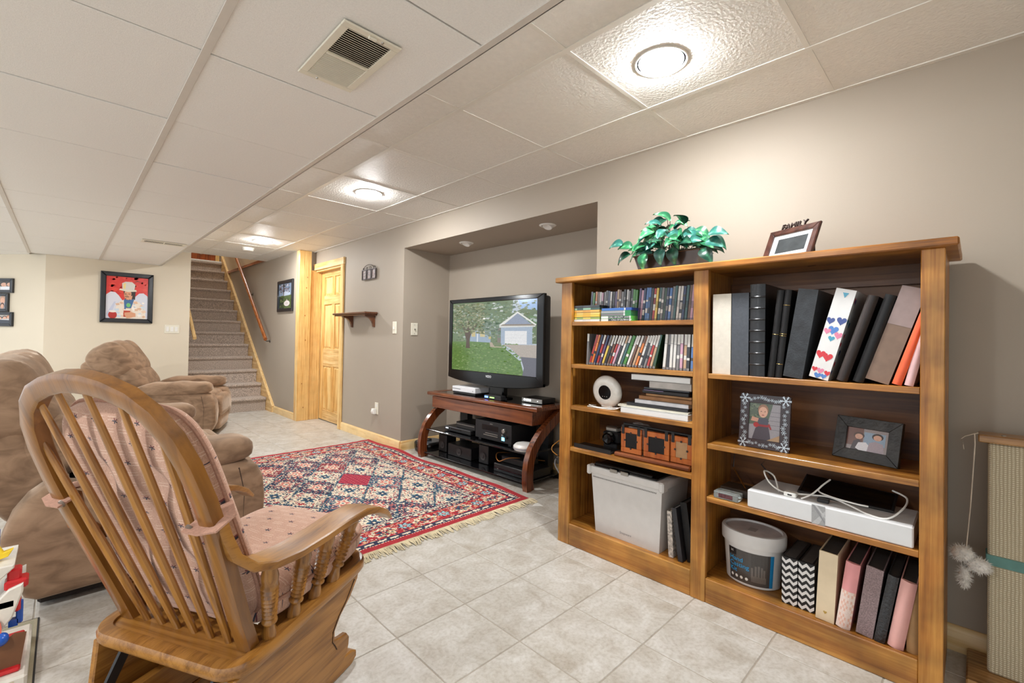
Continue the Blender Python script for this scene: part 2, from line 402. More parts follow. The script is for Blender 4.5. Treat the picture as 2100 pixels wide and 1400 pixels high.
low = solo('ceiling_soffit', G().box(-.84, XS, -3, 7.1, H_LOW+.012, H_UP+.05).box(-2.2, -.84, -3, 8.6, H_LOW+.012, H_UP+.05).box(-.84, -.156, 7.1, 8.6, H_LOW+.012, H_UP+.05), M('ceiling_void', rgb(70, 66, 60), .9), 'lowered section of suspended ceiling with flat white tiles', 'ceiling', kind='structure')
lx = [-2.2, -1.65, -.84, -.283, .278, XS]
ly = [1.585+.604*k for k in range(-7, 10)]; ly = [-2.9]+[y for y in ly if -2.8 < y < 7.05]+[7.1]
for a in range(5):
    for b in range(len(ly)-1): ctile(low, lx[a], lx[a+1], ly[b], ly[b+1], H_LOW, TILE_LOW, 'l', random.choice((0, .001, .002)))
for a in range(3): ctile(low, lx[a], lx[a+1], 7.1, 7.75, H_LOW, TILE_LOW, 'l'); ctile(low, lx[a], lx[a+1], 7.75, 8.5, H_LOW, TILE_LOW, 'l')
def ltees():
    w = .0115
    for x in lx[1:-1]: part('main_tee', G().box(x-w, x+w, -2.9, 7.1, H_LOW-.004, H_LOW+.0005, bev=.0008), TEE2, low, world=True)
ltees()
part('edge_fascia', G().box(XS+.0005, XS+.006, -2.9, 7.1, H_LOW-.004, H_UP), TEE, low, world=True)
part('edge_angle', G().box(XS-.02, XS+.003, -2.9, 7.1, H_LOW-.004, H_LOW+.03), TEE2, low, world=True)

# ============================================================ ceiling lights
def lens_mat():
    m, nt, b = newmat('lit_lens'); b.inputs['Base Color'].default_value = (.9, .88, .84, 1)
    tc = N(nt, 'ShaderNodeTexCoord'); nz = N(nt, 'ShaderNodeTexNoise'); nz.inputs['Scale'].default_value = 4
    nt.links.new(tc.outputs['Object'], nz.inputs['Vector'])
    rp = ramp(nt, [(0, mul(LAMP_COL, .97)), (1, LAMP_COL)]); nt.links.new(nz.outputs['Fac'], rp.inputs['Fac']); nt.links.new(rp.outputs['Color'], b.inputs['Emission Color'])
    b.inputs['Emission Strength'].default_value = LAMP; return m
LENS = lens_mat()
ring = G().lathe([(.096, 0), (.095, -.003), (.0915, -.0045), (.088, -.003), (.087, 0)], n=40).mesh('trim_ring', TEE)
lensm = G().lathe([(.080, -.0005), (.073, -.012), (.049, -.0205), (.0001, -.024)], n=40).mesh('lens', LENS)
def downlight(x, y, z, label):
    t = thing('recessed_light', label, 'light', (x, y, z), group='recessed ceiling lights')
    link('trim_ring', ring, t); link('lens', lensm, t); return t
downlight(1.55, .82, H_UP, 'lit round recessed light above the bookcase, nearest and largest')
downlight(1.55, 3.08, H_UP, 'lit round recessed light in front of the television recess')
downlight(1.56, 5.58, H_UP, 'lit round recessed light farthest away, near the stairs')
for k, (x, y) in enumerate(((-1.25, 1.0), (-1.25, 3.6), (-1.25, 6.0))):  # lamps added out of view to fill the room from the left
    downlight(x, y, H_LOW if x > -2.2 else H_UP, 'unseen recessed light added as fill over the left side, %s of its row' % ordinal(k+1))
downlight(1.6, 8.6, 4.6, 'unseen light added high in the stairwell to brighten it')  # added lamp above the view, brightens the stairs
# smoke detector
t = thing('smoke_detector', 'small white round smoke detector on the ceiling before the stairs', 'detector', (1.56, 6.15, H_UP))
part('base', G().lathe([(.066, 0), (.066, -.012), (.0001, -.012)], n=28), WHITE, t)
part('cover', G().lathe([(.06, -.012), (.06, -.026), (.05, -.036), (.02, -.038), (.0001, -.038)], n=28), WHITE, t)
# dead gimbal spotlights in the recess
for y, w in ((3.087, 'left'), (2.159, 'right')):
    t = thing('gimbal_spotlight', 'unlit white gimbal spotlight in the recess ceiling, %s one' % w, 'light', (2.46, y, NZ), group='spotlights in the recess')
    part('trim_ring', G().lathe([(.062, 0), (.062, -.004), (.052, -.009), (.044, -.006), (.044, 0)], n=28), WHITE, t)
    F = Matrix.Rotation(R(24), 4, 'Y')
    part('eyeball', G().lathe([(.043, .012), (.042, -.004), (.034, -.018), (.03, -.016), (.0001, -.008)], F, n=24), WHITE, t)
# big vent on the soffit
t = thing('ceiling_vent', 'large square slatted air vent in the near ceiling', 'vent', (.583, 1.31, H_LOW-.003))
def vent(t, hx, hy, ix, iy, n, split):
    g = G(); z = -.006
    g.box(-hx, hx, -hy, -iy, z, 0, bev=.002).box(-hx, hx, iy, hy, z, 0, bev=.002).box(-hx, -ix, -iy, iy, z, 0, bev=.002).box(ix, hx, -iy, iy, z, 0, bev=.002)
    part('frame', g, IVORY, t)
    part('duct', G().box(-ix, ix, -iy, iy, .0 if split else -.0035, .002), M('vent_dark', rgb(52, 46, 38), .9), t)
    for k in range(n):
        if split:
            y = -iy+(k+.5)*2*iy/n; t_ = .0045 if y < 0 else -.0016; th = .0009
            sl = G().add([(-ix, y-t_-th, -.0062), (ix, y-t_-th, -.0062), (ix, y+t_-th, -.0008), (-ix, y+t_-th, -.0008), (-ix, y-t_+th, -.0062), (ix, y-t_+th, -.0062), (ix, y+t_+th, -.0008), (-ix, y+t_+th, -.0008)], [(0, 1, 2, 3), (4, 7, 6, 5), (0, 4, 5, 1), (3, 2, 6, 7), (0, 3, 7, 4), (1, 5, 6, 2)])
        else:
            x = -ix+(k+.5)*2*ix/n
            sl = G().box(x-.0016, x+.0016, -iy, iy, -.0062, -.0035)
        part('slat', sl, IVORY, t)
    if split: part('divider', G().box(-ix, ix, -.004, .004, -.008, 0), IVORY, t)
    else: part('divider', G().box(-.005, .005, -iy, iy, -.007, 0), IVORY, t)
vent(t, .085, .165, .062, .142, 30, True)
part('damper_lever', G().box(-.012, .012, -.158, -.148, -.012, -.005, bev=.002), IVORY, t)
for y in (-.153, .153): part('screw', G().lathe([(.004, -.006), (.003, -.009), (.0001, -.009)], Matrix.Translation((.03 if y < 0 else -.03, y, 0)), n=10), STEEL, t)
t = thing('ceiling_vent', 'narrow slatted floor-style air vent in the far ceiling', 'vent', (.64, 5.24, H_LOW-.002))
vent(t, .165, .075, .14, .045, 26, False)

# ============================================================ baseboards and trim
def bb(name, y0, y1, x=XW, label=''):
    g = G().prism([(0, 0), (.016, 0), (.016, .07), (.011, .082), (.004, .086), (0, .086)], frame((x, y0, 0), (-1, 0, 0), (0, 0, 1)), -(y1-y0) if False else (y1-y0))
    return g
def baseboard(name, p, q, label, mat=PINE_H):
    p, q = Vector(p), Vector(q); d = (q-p); L = d.length; n = Vector((0, 0, 1)).cross(d).normalized()
    g = G(); pr = [(0, 0), (.016, 0), (.016, .068), (.011, .08), (.004, .085), (0, .085)]
    vs = [p+n*a+Vector((0, 0, b)) for a, b in pr]+[q+n*a+Vector((0, 0, b)) for a, b in pr]; m = len(pr)
    g.add(vs, [tuple(range(m))[::-1], tuple(range(m, 2*m))]+[(i, (i+1) % m, (i+1) % m+m, i+m) for i in range(m)])
    return solo(name, g, mat, label, 'baseboard', kind='structure')
baseboard('baseboard_right', (XW, -2.9, 0), (XW, NY0, 0), 'pine baseboard along the wall behind the bookcase')
baseboard('baseboard_right_far', (XW, NY1, 0), (XW, 4.955, 0), 'pine baseboard between the recess and the closet door')
baseboard('baseboard_recess_back', (NX, NY0, 0), (NX, NY1, 0), 'pine baseboard along the back of the recess')
baseboard('baseboard_recess_left', (NX, NY1, 0), (XW-.0005, NY1, 0), 'pine baseboard on the left return of the recess', PINE_X)
baseboard('baseboard_stairwell', (WX, 5.80, 0), (WX, 6.62, 0), 'short pine baseboard between stair skirt and door post')
baseboard('baseboard_back', (1.15, 7.1, 0), (-.156, 7.1, 0), 'pine baseboard under the beige wall', PINE_X)
# door casing, post
t = thing('trim_1', 'full-height knotty pine corner post beside the closet door', 'trim', (2.1, 5.79, 0), kind='structure')
part('post_board', G().box(WX-.018, 2.165, 5.755, 5.80, 0, H_UP-.004, bev=.003), PINE, t, world=True)
part('post_return', G().box(WX-.018, WX-.0005, 5.801, 5.85, 0, H_UP-.004, bev=.002), PINE, t, world=True)
KNOT = M('dark_knot', rgb(176, 116, 58), .5)
for a, z in ((2.11, 1.62), (2.10, 1.28), (2.11, .98), (2.08, .45), (2.12, 1.75), (2.1, .16)):
    part('knot', G().lathe([(.0065, 0), (.006, .0006), (.0001, .0008)], frame((a, 5.755, z), (1, 0, 0), (0, 0, 1)), n=10, sy=1.5), KNOT, t, world=True)
t = thing('trim_2', 'pine casing around the closet door', 'trim', (2.22, 5.4, 0), kind='structure')
part('casing_head', G().prism([(4.945, DZ), (DY1-.02, DZ), (DY1-.02, DZ+.03), (DY1, DZ+.06), (DY1+.02, DZ+.078), (4.945, DZ+.078)], frame((XW-.001, 0, 0), (0, 1, 0), (0, 0, 1)), -.024, bev=.003), PINE_H, t, world=True)
part('casing_side', G().box(XW-.024, XW-.001, 4.95, DY0, 0, DZ, bev=.004), PINE, t, world=True)
part('jamb', G().box(2.172, 2.30, DY1-.03, DY1, 0, DZ, bev=.002), PINE, t, world=True)
part('jamb', G().box(XW, 2.33, DY0, DY0+.018, 0, DZ), PINE, t, world=True)
part('jamb_head', G().box(XW, 2.33, DY0+.018, DY1-.03, DZ-.018, DZ), PINE_H, t, world=True)
part('door_stop', G().box(2.275, 2.29, DY1-.045, DY1-.03, 0, DZ-.018), PINE, t, world=True)
# door with six panels
d = thing('door_1', 'six-panel pine closet door, closed', 'door', (2.31, 5.4, .008), kind='structure')
da, db = DY0+.02, DY1-.047; dt = DZ-.02
def door_panels():
    W = db-da; st = .095; mid = (da+db)/2; rows = [(.13, .67), (.88, 1.42), (1.53, 1.755)]
    colsy = [(da+st, mid-.035), (mid+.035, db-st)]
    g = G()
    g.box(2.292, 2.33, da, da+st, .01, dt, bev=.0015); part('stile', g, PINE, d, world=True)
    part('stile', G().box(2.292, 2.33, db-st, db, .01, dt, bev=.0015), PINE, d, world=True)
    zs = [.01, .13, .67, .88, 1.42, 1.53, 1.755, dt]
    for a in range(0, 8, 2): part('rail', G().box(2.292, 2.33, da+st, db-st, zs[a], zs[a+1], bev=.0015), PINE_H, d, world=True)
    for (z0, z1) in rows: part('mullion', G().box(2.292, 2.33, mid-.035, mid+.035, z0, z1, bev=.0015), PINE, d, world=True)
    for (y0, y1) in colsy:
        for (z0, z1) in rows:
            g = G().box(2.306, 2.325, y0, y1, z0, z1)
            i = .028
            v = [(2.306, y0+.006, z0+.006), (2.306, y1-.006, z0+.006), (2.306, y1-.006, z1-.006), (2.306, y0+.006, z1-.006), (2.296, y0+i, z0+i), (2.296, y1-i, z0+i), (2.296, y1-i, z1-i), (2.296, y0+i, z1-i)]
            g.add(v, [(0, 1, 5, 4), (1, 2, 6, 5), (2, 3, 7, 6), (3, 0, 4, 7), (4, 5, 6, 7)])
            part('panel', g, PINE, d, world=True, ang=15)
door_panels()
solo('wall_leak_stop', G().box(2.36, 2.4, 4.9, 6.0, -.01, 2.3).box(2.33, 2.36, 4.9, 4.98, -.01, 2.3).box(2.33, 2.36, 5.82, 6.0, -.01, 2.3), DARK, 'dark box added behind the pine door to stop light leaks', 'wall', kind='structure')  # unseen box added so world light does not leak around the door
h = part('latch', G().box(2.284, 2.293, da+.03, da+.055, .745, .768, bev=.002), M('dark_bronze', rgb(50, 42, 34), .4, metal=.7), d, world=True, label='small dark latch')
# ============================================================ stairs
CARPET = M('speckled_grey_brown_carpet', rgb(182, 166, 153), .95, var=.6, scale=130, bump=1.0, bscale=200, sheen=.3, spec=.1)
st = thing('staircase', 'carpeted straight staircase rising to the upper floor', 'staircase', (1.58, 6.87, 0))
rise, run, y0s = .1775, .2255, 6.87
for k in range(13):
    z1 = rise*(k+1); y = y0s+run*k
    prof = [(0, z1-rise), (0, z1-.045), (-.018, z1-.04), (-.03, z1-.025), (-.028, z1-.008), (-.015, z1), (run+.01, z1), (run+.01, z1-rise)]
    g = G().prism(prof, frame((1.152, y, 0), (0, 1, 0), (0, 0, 1)), .853 if k else .853)
    if k == 0: pass
    part('step', g, CARPET, st, world=True)
SK = 2.008
poly_sk = [(6.615, 0), (6.615, .075), (9.62, 2.445), (9.62, 2.2), (6.95, 0)]
part('skirt_board', G().prism(poly_sk, frame((SK, 0, 0), (0, 1, 0), (0, 0, 1)), WX-SK-.0005), PINE_H, st, world=True)
part('skirt_cap', G().sweep([(2.022, 6.61, .078), (2.022, 9.63, 2.46)], [(-.017, -.006), (.017, -.006), (.017, .008), (-.017, .008)]), PINE_H, st, world=True)
part('top_nosing', G().box(1.152, SK, 9.56, 9.80, 2.305, 2.335, bev=.008), WHITE, st, world=True)
solo('door_2', G().box(1.16, 1.97, 9.83, 9.87, 2.34, 4.35, bev=.003).box(1.24, 1.52, 9.82, 9.84, 2.5, 3.2, bev=.006).box(1.62, 1.9, 9.82, 9.84, 2.5, 3.2, bev=.006), WOOD('red_stained_door', rgb(90, 34, 12), rgb(140, 62, 24), rgb(165, 84, 36), axis=2), 'red-brown wooden door at the head of the stairs', 'door', kind='structure')
solo('trim_3', G().box(1.96, 2.02, 9.80, 9.88, 2.335, 4.4, bev=.004), PINE, 'pine door post at the head of the stairs', 'trim', kind='structure')
solo('trim_4', G().box(2.012, WX-.0005, 7.102, 9.8, 2.085, 2.125, bev=.004), OAKRAIL, 'stained wooden ledge strip along the stairwell wall', 'trim', kind='structure')
# handrails
t = thing('handrail', 'long varnished handrail on the right stairwell wall', 'handrail', (1.97, 7.5, .9))
hp = [(6.72, .93), (6.80, .975), (9.4, 3.08)]
part('rail', G().sweep([(1.965, a, b) for a, b in hp[1:]], [(.022*math.cos(R(q)), .028*math.sin(R(q))) for q in range(0, 360, 30)]), OAKRAIL, t, world=True)
for a in (6.86, 7.72, 8.9):
    z = .975+(a-6.8)*(2.105/2.6)
    b = part('bracket', G().tube([(1.966, a, z-.022), (1.97, a, z-.055), (1.995, a, z-.075), (WX-.004, a, z-.075)], .006).lathe([(.022, 0), (.02, .006), (.0001, .007)], frame((WX-.0005, a, z-.075), (0, -1, 0), (0, 0, 1)), n=14), M('bracket_metal', rgb(70, 64, 58), .35, metal=.8), t, world=True)
t = thing('handrail', 'short visible end of handrail on the left stairwell wall', 'handrail', (1.22, 7.5, .9))
part('rail', G().sweep([(1.222, 7.16, .975), (1.222, 9.4, .975+2.24*.81)], [(.022*math.cos(R(q)), .028*math.sin(R(q))) for q in range(0, 360, 30)]), PINE_H, t, world=True)
part('bracket', G().tube([(1.222, 7.3, 1.06), (1.20, 7.3, 1.02), (1.152, 7.3, 1.02)], .006), STEEL, t, world=True)
# ============================================================ things on the walls
FR = lambda y, z, d=0: frame((XW-.0005-d, y, z), (0, -1, 0), (0, 0, 1))      # right wall, u to the viewer's right
FB = lambda x, z, d=0: frame((x, 7.1-.0005-d, z), (1, 0, 0), (0, 0, 1))      # beige back wall
FW = lambda y, z, d=0: frame((WX-.0005-d, y, z), (0, -1, 0), (0, 0, 1))      # stairwell wall
def rect_frame(t, F, W, H, bw, depth, mat, bev=.004, name='frame'):
    """mitred picture frame of outer size W x H, origin at lower left of F"""
    for pts in ([(0, 0), (W, 0), (W-bw, bw), (bw, bw)], [(W, 0), (W, H), (W-bw, H-bw), (W-bw, bw)], [(W, H), (0, H), (bw, H-bw), (W-bw, H-bw)], [(0, H), (0, 0), (bw, bw), (bw, H-bw)]):
        part('frame_side', G().prism(pts, F, depth, bev=bev), mat, t, world=True)
def noise_patch(x0, x1, y0, y1, n, cols, s=.05, rnd=random):
    out = []
    for q_ in range(n):
        cx, cy = rnd.uniform(x0, x1), rnd.uniform(y0, y1); a = rnd.uniform(0, 3.14); r = s*rnd.uniform(.5, 1.2)
        out.append((rnd.choice(cols), [(min(1, max(0, cx+r*math.cos(a+q))), min(1, max(0, cy+r*.6*math.sin(a+q)))) for q in (0, 1.5, 3.1, 4.6)], q_ % max(1, n//4) == 0))
    return out
# red painting
t = thing('framed_painting', 'black-framed painting of a figure in a white hat on red', 'painting', (.53, 7.09, 1.15))
BLKF = M('black_frame_lacquer', rgb(28, 30, 36), .3, coat=.3)
rect_frame(t, FB(.29, 1.15), .482, .593, .05, .03, BLKF, bev=.008)
SK_, HR = (.86, .62, .48), (.16, .12, .1)
sh = [((.86, .2, .17), [(0, 0), (1, 0), (1, 1), (0, 1)])]
sh += noise_patch(0, 1, .55, 1, 60, [(.88, .22, .18), (.82, .17, .15), (.9, .26, .2)], .08)
wing = lambda s: [(.5+s*a, b) for a, b in [(.1, .42), (.2, .55), (.28, .62), (.38, .63), (.48, .56), (.5, .4), (.5, 0), (.1, 0)]]
sh += [((.86, .86, .9), wing(-1)), ((.84, .85, .9), wing(1)), ((.78, .8, .88), [(.02, .1), (.2, .4), (.24, .4), (.1, 0)]), ((.8, .82, .9), [(.9, .05), (.78, .4), (.82, .42), (.97, .1)])]
sh += [((.93, .88, .82), [(.22, .0), (.24, .28), (.34, .42), (.45, .46), (.62, .46), (.8, .4), (.93, .25), (.95, 0)])]
sh += noise_patch(.25, .9, .05, .4, 40, [(.92, .8, .7), (.88, .72, .6), (.96, .93, .9), (.8, .85, .9)], .06)
sh += [((.25, .42, .62), [(.42, .44), (.44, .2), (.56, .16), (.66, .46), (.6, .5), (.46, .5)]), ((.45, .75, .45), ell(.53, .33, .05, .05)), ((.88, .8, .7), [(.47, .26), (.6, .26), (.58, 0), (.48, 0)])]
sh += [(HR, ell(.55, .6, .135, .15)), (SK_, ell(.51, .57, .09, .12)), (HR, ell(.49, .475, .04, .022)), (HR, [(.43, .52), (.55, .52), (.53, .535), (.45, .535)]), (HR, [(.43, .585), (.48, .585), (.48, .597), (.43, .597)]), (HR, [(.52, .585), (.57, .585), (.57, .597), (.52, .597)]), ((.78, .52, .4), [(.48, .54), (.51, .54), (.5, .59)]), (HR, [(.58, .5), (.68, .46), (.69, .66), (.6, .66)]), (HR, [(.42, .6), (.4, .68), (.46, .68)]), (HR, [(.44, .56), (.49, .56), (.49, .568), (.44, .568)]), (SK_, [(.46, .46), (.6, .46), (.62, .56), (.48, .5)])]
sh += [((.9, .86, .78), [(.3, .68), (.5, .64), (.72, .66), (.7, .7), (.5, .69), (.33, .71)]), ((.85, .83, .8), [(.38, .69), (.37, .84), (.45, .88), (.6, .88), (.68, .82), (.66, .69)]), ((.95, .85, .55), [(.4, .72), (.4, .83), (.46, .85), (.45, .7)]), ((.35, .2, .15), [(.63, .86), (.72, .92), (.82, .89), (.72, .9)])]
sh += [((.7, .15, .12), ell(.17, .09, .1, .09)), ((.95, .92, .88), ell(.17, .17, .085, .025)), ((.75, .25, .14), [(.42, .05), (.57, .05), (.58, .22), (.42, .22)]), ((.95, .9, .85), [(.42, .2), (.58, .2), (.58, .23), (.42, .23)]), (SK_, [(.5, .02), (.7, .06), (.7, .14), (.6, .17), (.44, .15), (.44, .1)])]
part('canvas', picture(FB(.335, 1.195, .012), .392, .503, sh), PRG, t, world=True, smooth=False)
# triple switch plate
t = thing('light_switch', 'white triple rocker switch plate on the beige wall', 'switch', (.97, 7.095, 1.03))
part('plate', G().prism([(0, 0), (.155, 0), (.155, .108), (0, .108)], FB(.893, 1.033), .006, bev=.003), IVORY, t, world=True)
for k in range(3): part('rocker', G().prism([(0, 0), (.03, 0), (.03, .062), (0, .062)], FB(.910+k*.045, 1.056, .006), .004, bev=.0015), WHITE, t, world=True)
# tree picture on the stairwell wall
t = thing('framed_picture', 'black-framed picture of a tree with a round white ornament', 'picture', (2.03, 6.26, 1.335))
rect_frame(t, FW(6.54, 1.34), .565, .405, .04, .022, BLKF, bev=.004)
sh = [((.5, .58, .68), [(0, .5), (1, .5), (1, 1), (0, 1)]), ((.32, .4, .25), [(0, 0), (1, 0), (1, .52), (.5, .54), (0, .5)]), ((.16, .22, .18), [(0, 0), (.4, 0), (.3, .45), (0, .5)]), ((.75, .8, .88), [(.3, .5), (.85, .52), (.85, .7), (.3, .66)]), ((.2, .16, .15), [(.33, .4), (.38, .4), (.4, 1), (.33, 1)])]
sh += noise_patch(.05, .8, .62, 1, 90, [(.25, .22, .28), (.35, .3, .35), (.6, .5, .52), (.2, .25, .22), (.78, .76, .8)], .05)
sh += noise_patch(.1, 1, .05, .5, 40, [(.35, .45, .22), (.42, .48, .3), (.25, .32, .2)], .06)
sh += [((.9, .87, .86), ell(.62, .2, .22, .11)), ((.82, .78, .78), ell(.62, .2, .1, .05)), ((.88, .8, .8), [(.6, .3), (.65, .3), (.65, .36), (.6, .36)])]
part('print', picture(FW(6.50, 1.38, .008), .485, .325, sh), PRG, t, world=True, smooth=False)
# collage frame on the angled wall
t = thing('collage_frame', 'black multi-photo collage frame at the far left edge', 'picture frame', (-.45, 7.45, 1.08))
def AF(s, z, d=0):
    n = Vector((-.75, -.66, 0)).normalized(); tt = Vector((-.66, .75, 0)).normalized()
    return frame(Vector((-.156, 7.1, z))+tt*s+n*(d+.001), -tt, (0, 0, 1))
def port(s0, s1, z0, z1, cols):
    W, Hh = s1-s0, z1-z0; F = AF(s1, z0)
    for pts in ([(0, 0), (W, 0), (W-.03, .03), (.03, .03)], [(W, 0), (W, Hh), (W-.03, Hh-.03), (W-.03, .03)], [(W, Hh), (0, Hh), (.03, Hh-.03), (W-.03, Hh-.03)], [(0, Hh), (0, 0), (.03, .03), (.03, Hh-.03)]):
        part('frame_side', G().prism(pts, F, .025, bev=.003), BLKF, t, world=True)
    sh = [((.85, .84, .84), [(0, 0), (1, 0), (1, 1), (0, 1)])]+cols
    part('photo', picture(AF(s1-.028, z0+.028, .006), W-.056, Hh-.056, sh), PRG, t, world=True, smooth=False)
face = lambda x, y, r, hair: [(hair, ell(x, y+r*.35, r*1.1, r*1.25)), ((.86, .66, .56), ell(x, y, r*.8, r)), ((.5, .25, .22), [(x-r*.25, y-r*.5), (x+r*.25, y-r*.5), (x, y-r*.6)])]
port(.36, .62, 1.446, 1.603, [((.3, .28, .26), [(0, .4), (1, .4), (1, 1), (0, 1)])]+face(.55, .6, .22, (.2, .15, .12))+face(.88, .62, .2, (.2, .15, .12))+[((.92, .92, .94), [(.35, 0), (1, 0), (1, .35), (.7, .42), (.4, .35)])])
port(.41, .60, 1.24, 1.44, [((.62, .62, .66), [(0, 0), (1, 0), (1, 1), (0, 1)])]+face(.62, .62, .24, (.75, .6, .5))+face(.6, .2, .18, (.35, .22, .16)))
port(.355, .60, 1.08, 1.235, [((.75, .72, .68), [(0, .5), (1, .5), (1, 1), (0, 1)])]+face(.3, .6, .14, (.15, .12, .1))+face(.6, .65, .14, (.15, .12, .1))+face(.88, .7, .15, (.7, .4, .2))+[((.18, .2, .25), [(0, 0), (1, 0), (1, .4), (0, .45)])])
# wall shelf
SHELFW = WOOD('cherry_shelf', rgb(58, 30, 16), rgb(92, 50, 28), rgb(114, 68, 40), axis=1, rough=.3, coat=.4, mottle=.2)
t = thing('wall_shelf', 'small empty dark wooden shelf on two curved brackets', 'shelf', (2.15, 4.55, 1.15))
part('board', G().box(2.085, XW-.0005, 4.18, 4.93, 1.265, 1.285, bev=.006), SHELFW, t, world=True)
part('board_moulding', G().box(2.10, XW-.0005, 4.195, 4.915, 1.252, 1.265, bev=.005), SHELFW, t, world=True)
for y in (4.235, 4.72):
    arc = [(.115-.115*math.sin(R(a)), -.115+.115*math.cos(R(a))+.0) for a in range(0, 91, 15)]
    pts = [(0, 0), (.115, 0)]+[(.115-.1*math.sin(R(a)), -.012-.1*(1-math.cos(R(a)))) for a in range(0, 91, 15)]+[(0, -.118)]
    part('bracket', G().prism(pts, frame((XW-.0005, y, 1.252), (-1, 0, 0), (0, 0, 1)), .035, bev=.002), SHELFW, t, world=True)
# metal plaque
t = thing('wall_plaque', 'small wrought-iron wall plaque of three panels with scrolls', 'plaque', (2.21, 4.36, 1.62))
IRON = M('wrought_iron', rgb(70, 62, 60), .5, metal=.6)
for k in range(3):
    y0 = 4.505-k*.1
    rect_frame(t, FR(y0, 1.625, .012), .092, .105, .008, .01, IRON, bev=0)
    part('panel', picture(FR(y0-.008, 1.633, .014), .076, .089, [((.62, .56, .54), [(0, 0), (1, 0), (1, 1), (0, 1)])]+noise_patch(0, 1, 0, 1, 40, [(.5, .46, .48), (.7, .62, .6), (.42, .4, .44), (.66, .5, .48)], .12)), PR, t, world=True, smooth=False)
scroll = lambda cy, r, s: [(XW-.018, cy+s*r*math.cos(R(a))*(.3+a/500), 1.742+r*math.sin(R(a))*(.3+a/500)) for a in range(0, 400, 25)]
for cy, r, s in ((4.40, .022, 1), (4.33, .022, -1), (4.47, .016, 1), (4.245, .02, -1)): part('scroll', G().tube(scroll(cy, r, s), .0025, 6), IRON, t, world=True)
part('arch', G().tube([(XW-.018, 4.365+.11*math.cos(R(a)), 1.73+.045*math.sin(R(a))) for a in range(0, 181, 12)], .003, 6), IRON, t, world=True)
# switches and outlet on the right wall
t = thing('light_switch', 'white toggle switch plate beside the recess, on the long wall', 'switch', (2.22, 3.85, 1.075))
part('plate', G().prism([(0, 0), (.072, 0), (.072, .115), (0, .115)], FR(3.886, 1.072), .006, bev=.003), IVORY, t, world=True)
part('toggle', G().prism([(0, 0), (.01, 0), (.01, .024), (0, .024)], FR(3.855, 1.115, .006), .012, bev=.002), WHITE, t, world=True)
t = thing('cable_plate', 'white coaxial wall plate inside the left side of the recess', 'wall plate', (2.33, 3.7, 1.06))
FS = lambda x, z, d=0: frame((x, NY1-.0005-d, z), (1, 0, 0), (0, 0, 1))
part('plate', G().prism([(0, 0), (.072, 0), (.072, .115), (0, .115)], FS(2.315, 1.06), .007, bev=.003), IVORY, t, world=True)
part('connector', G().lathe([(.006, 0), (.006, .012), (.003, .013), (.0001, .013)], FS(2.351, 1.117, .007), n=12), STEEL, t, world=True)
for z in (1.077, 1.158): part('screw', G().lathe([(.0035, 0), (.0025, .002), (.0001, .002)], FS(2.351, z, .007), n=8), STEEL, t, world=True)
t = thing('power_outlet', 'white power outlet low on the long wall with a plug-in light', 'outlet', (2.22, 4.16, .27))
part('plate', G().prism([(0, 0), (.072, 0), (.072, .115), (0, .115)], FR(4.198, .274), .006, bev=.003), IVORY, t, world=True)
part('socket', G().prism([(0, 0), (.03, 0), (.03, .03), (0, .03)], FR(4.177, .345, .006), .002, bev=.001), WHITE, t, world=True)
t2 = thing('plug_in_light', 'small white plug-in night light in the outlet', 'night light', (2.2, 4.175, .28))
part('body', G().prism([(0, 0), (.05, 0), (.05, .05), (0, .05)], FR(4.205, .278, .0065), .035, bev=.006), WHITE, t2, world=True)
part('lens', G().lathe([(.014, 0), (.013, .008), (.0001, .012)], FR(4.18, .303, .0415), n=14), WHITE, t2, world=True)

# ============================================================ television stand (slightly turned)
CH = WOOD('cherry_stain', rgb(64, 30, 13), rgb(106, 52, 24), rgb(132, 72, 38), axis=1, rough=.25, coat=.5, mottle=.2)
CHZ = WOOD('cherry_stain_upright', rgb(64, 30, 13), rgb(106, 52, 24), rgb(132, 72, 38), axis=2, rough=.25, coat=.5, mottle=.2)
BG = M('black_glass', rgb(10, 10, 12), .05, var=.02, coat=.3)
tv_rot = R(1.6)
t = thing('tv_stand', 'cherry wood television stand with curved sides and black glass shelves', 'tv stand', (2.26, 2.78, 0), tv_rot)
# local: x into the recess, y along the wall
hw = .64
arc = [(0, 0), (-.012, .06), (-.012, .13), (.0, .2), (.03, .27), (.075, .325), (.13, .375), (.2, .42), (.29, .47), (.36, .515)]
for s in (-1, 1):
    g = G(); up_ = lambda i: (0, 1, 0)
    g.sweep([(a+.03, s*(hw-.02), b) for a, b in arc], [(-.035, -.021), (.035, -.021), (.035, .021), (-.035, .021)], up=(0, 1, 0))
    part('curved_leg', g, CHZ, t, ang=50)
part('top_rail', G().box(.075, .135, -hw-.005, hw+.005, .535, .566, bev=.008, seg=2), CH, t)
for s in (-1, 1): part('top_end_rail', G().box(.135, .46, s*(hw+.005), s*(hw-.07), .535, .566, bev=.006), CH, t)
part('top_glass', G().box(.135, .46, -hw+.07, hw-.07, .552, .564), BG, t)
part('apron', G().box(.095, .115, -hw+.055, hw-.05, .432, .528, bev=.002), CH, t)
for s in (-1, 1): part('apron_end', G().box(.115, .42, s*(hw-.055), s*(hw-.075), .432, .528), CH, t)
part('back_panel', G().box(.40, .42, -.2, .2, .05, .53), BLACK, t)
part('glass_shelf', G().box(.04, .44, -hw+.045, hw-.045, .235, .246, bev=.002), BG, t)
part('glass_shelf', G().box(.02, .44, -hw+.045, hw-.045, .035, .046, bev=.002), BG, t)
part('bottom_rail', G().box(.40, .43, -hw+.045, hw-.045, .0, .035), BLACK, t)
part('side_post', G().box(.36, .42, hw-.22, hw-.12, .0, .53), BLACK, t)
part('side_post', G().box(.36, .42, -hw+.22, -hw+.12, .0, .53), BLACK, t)
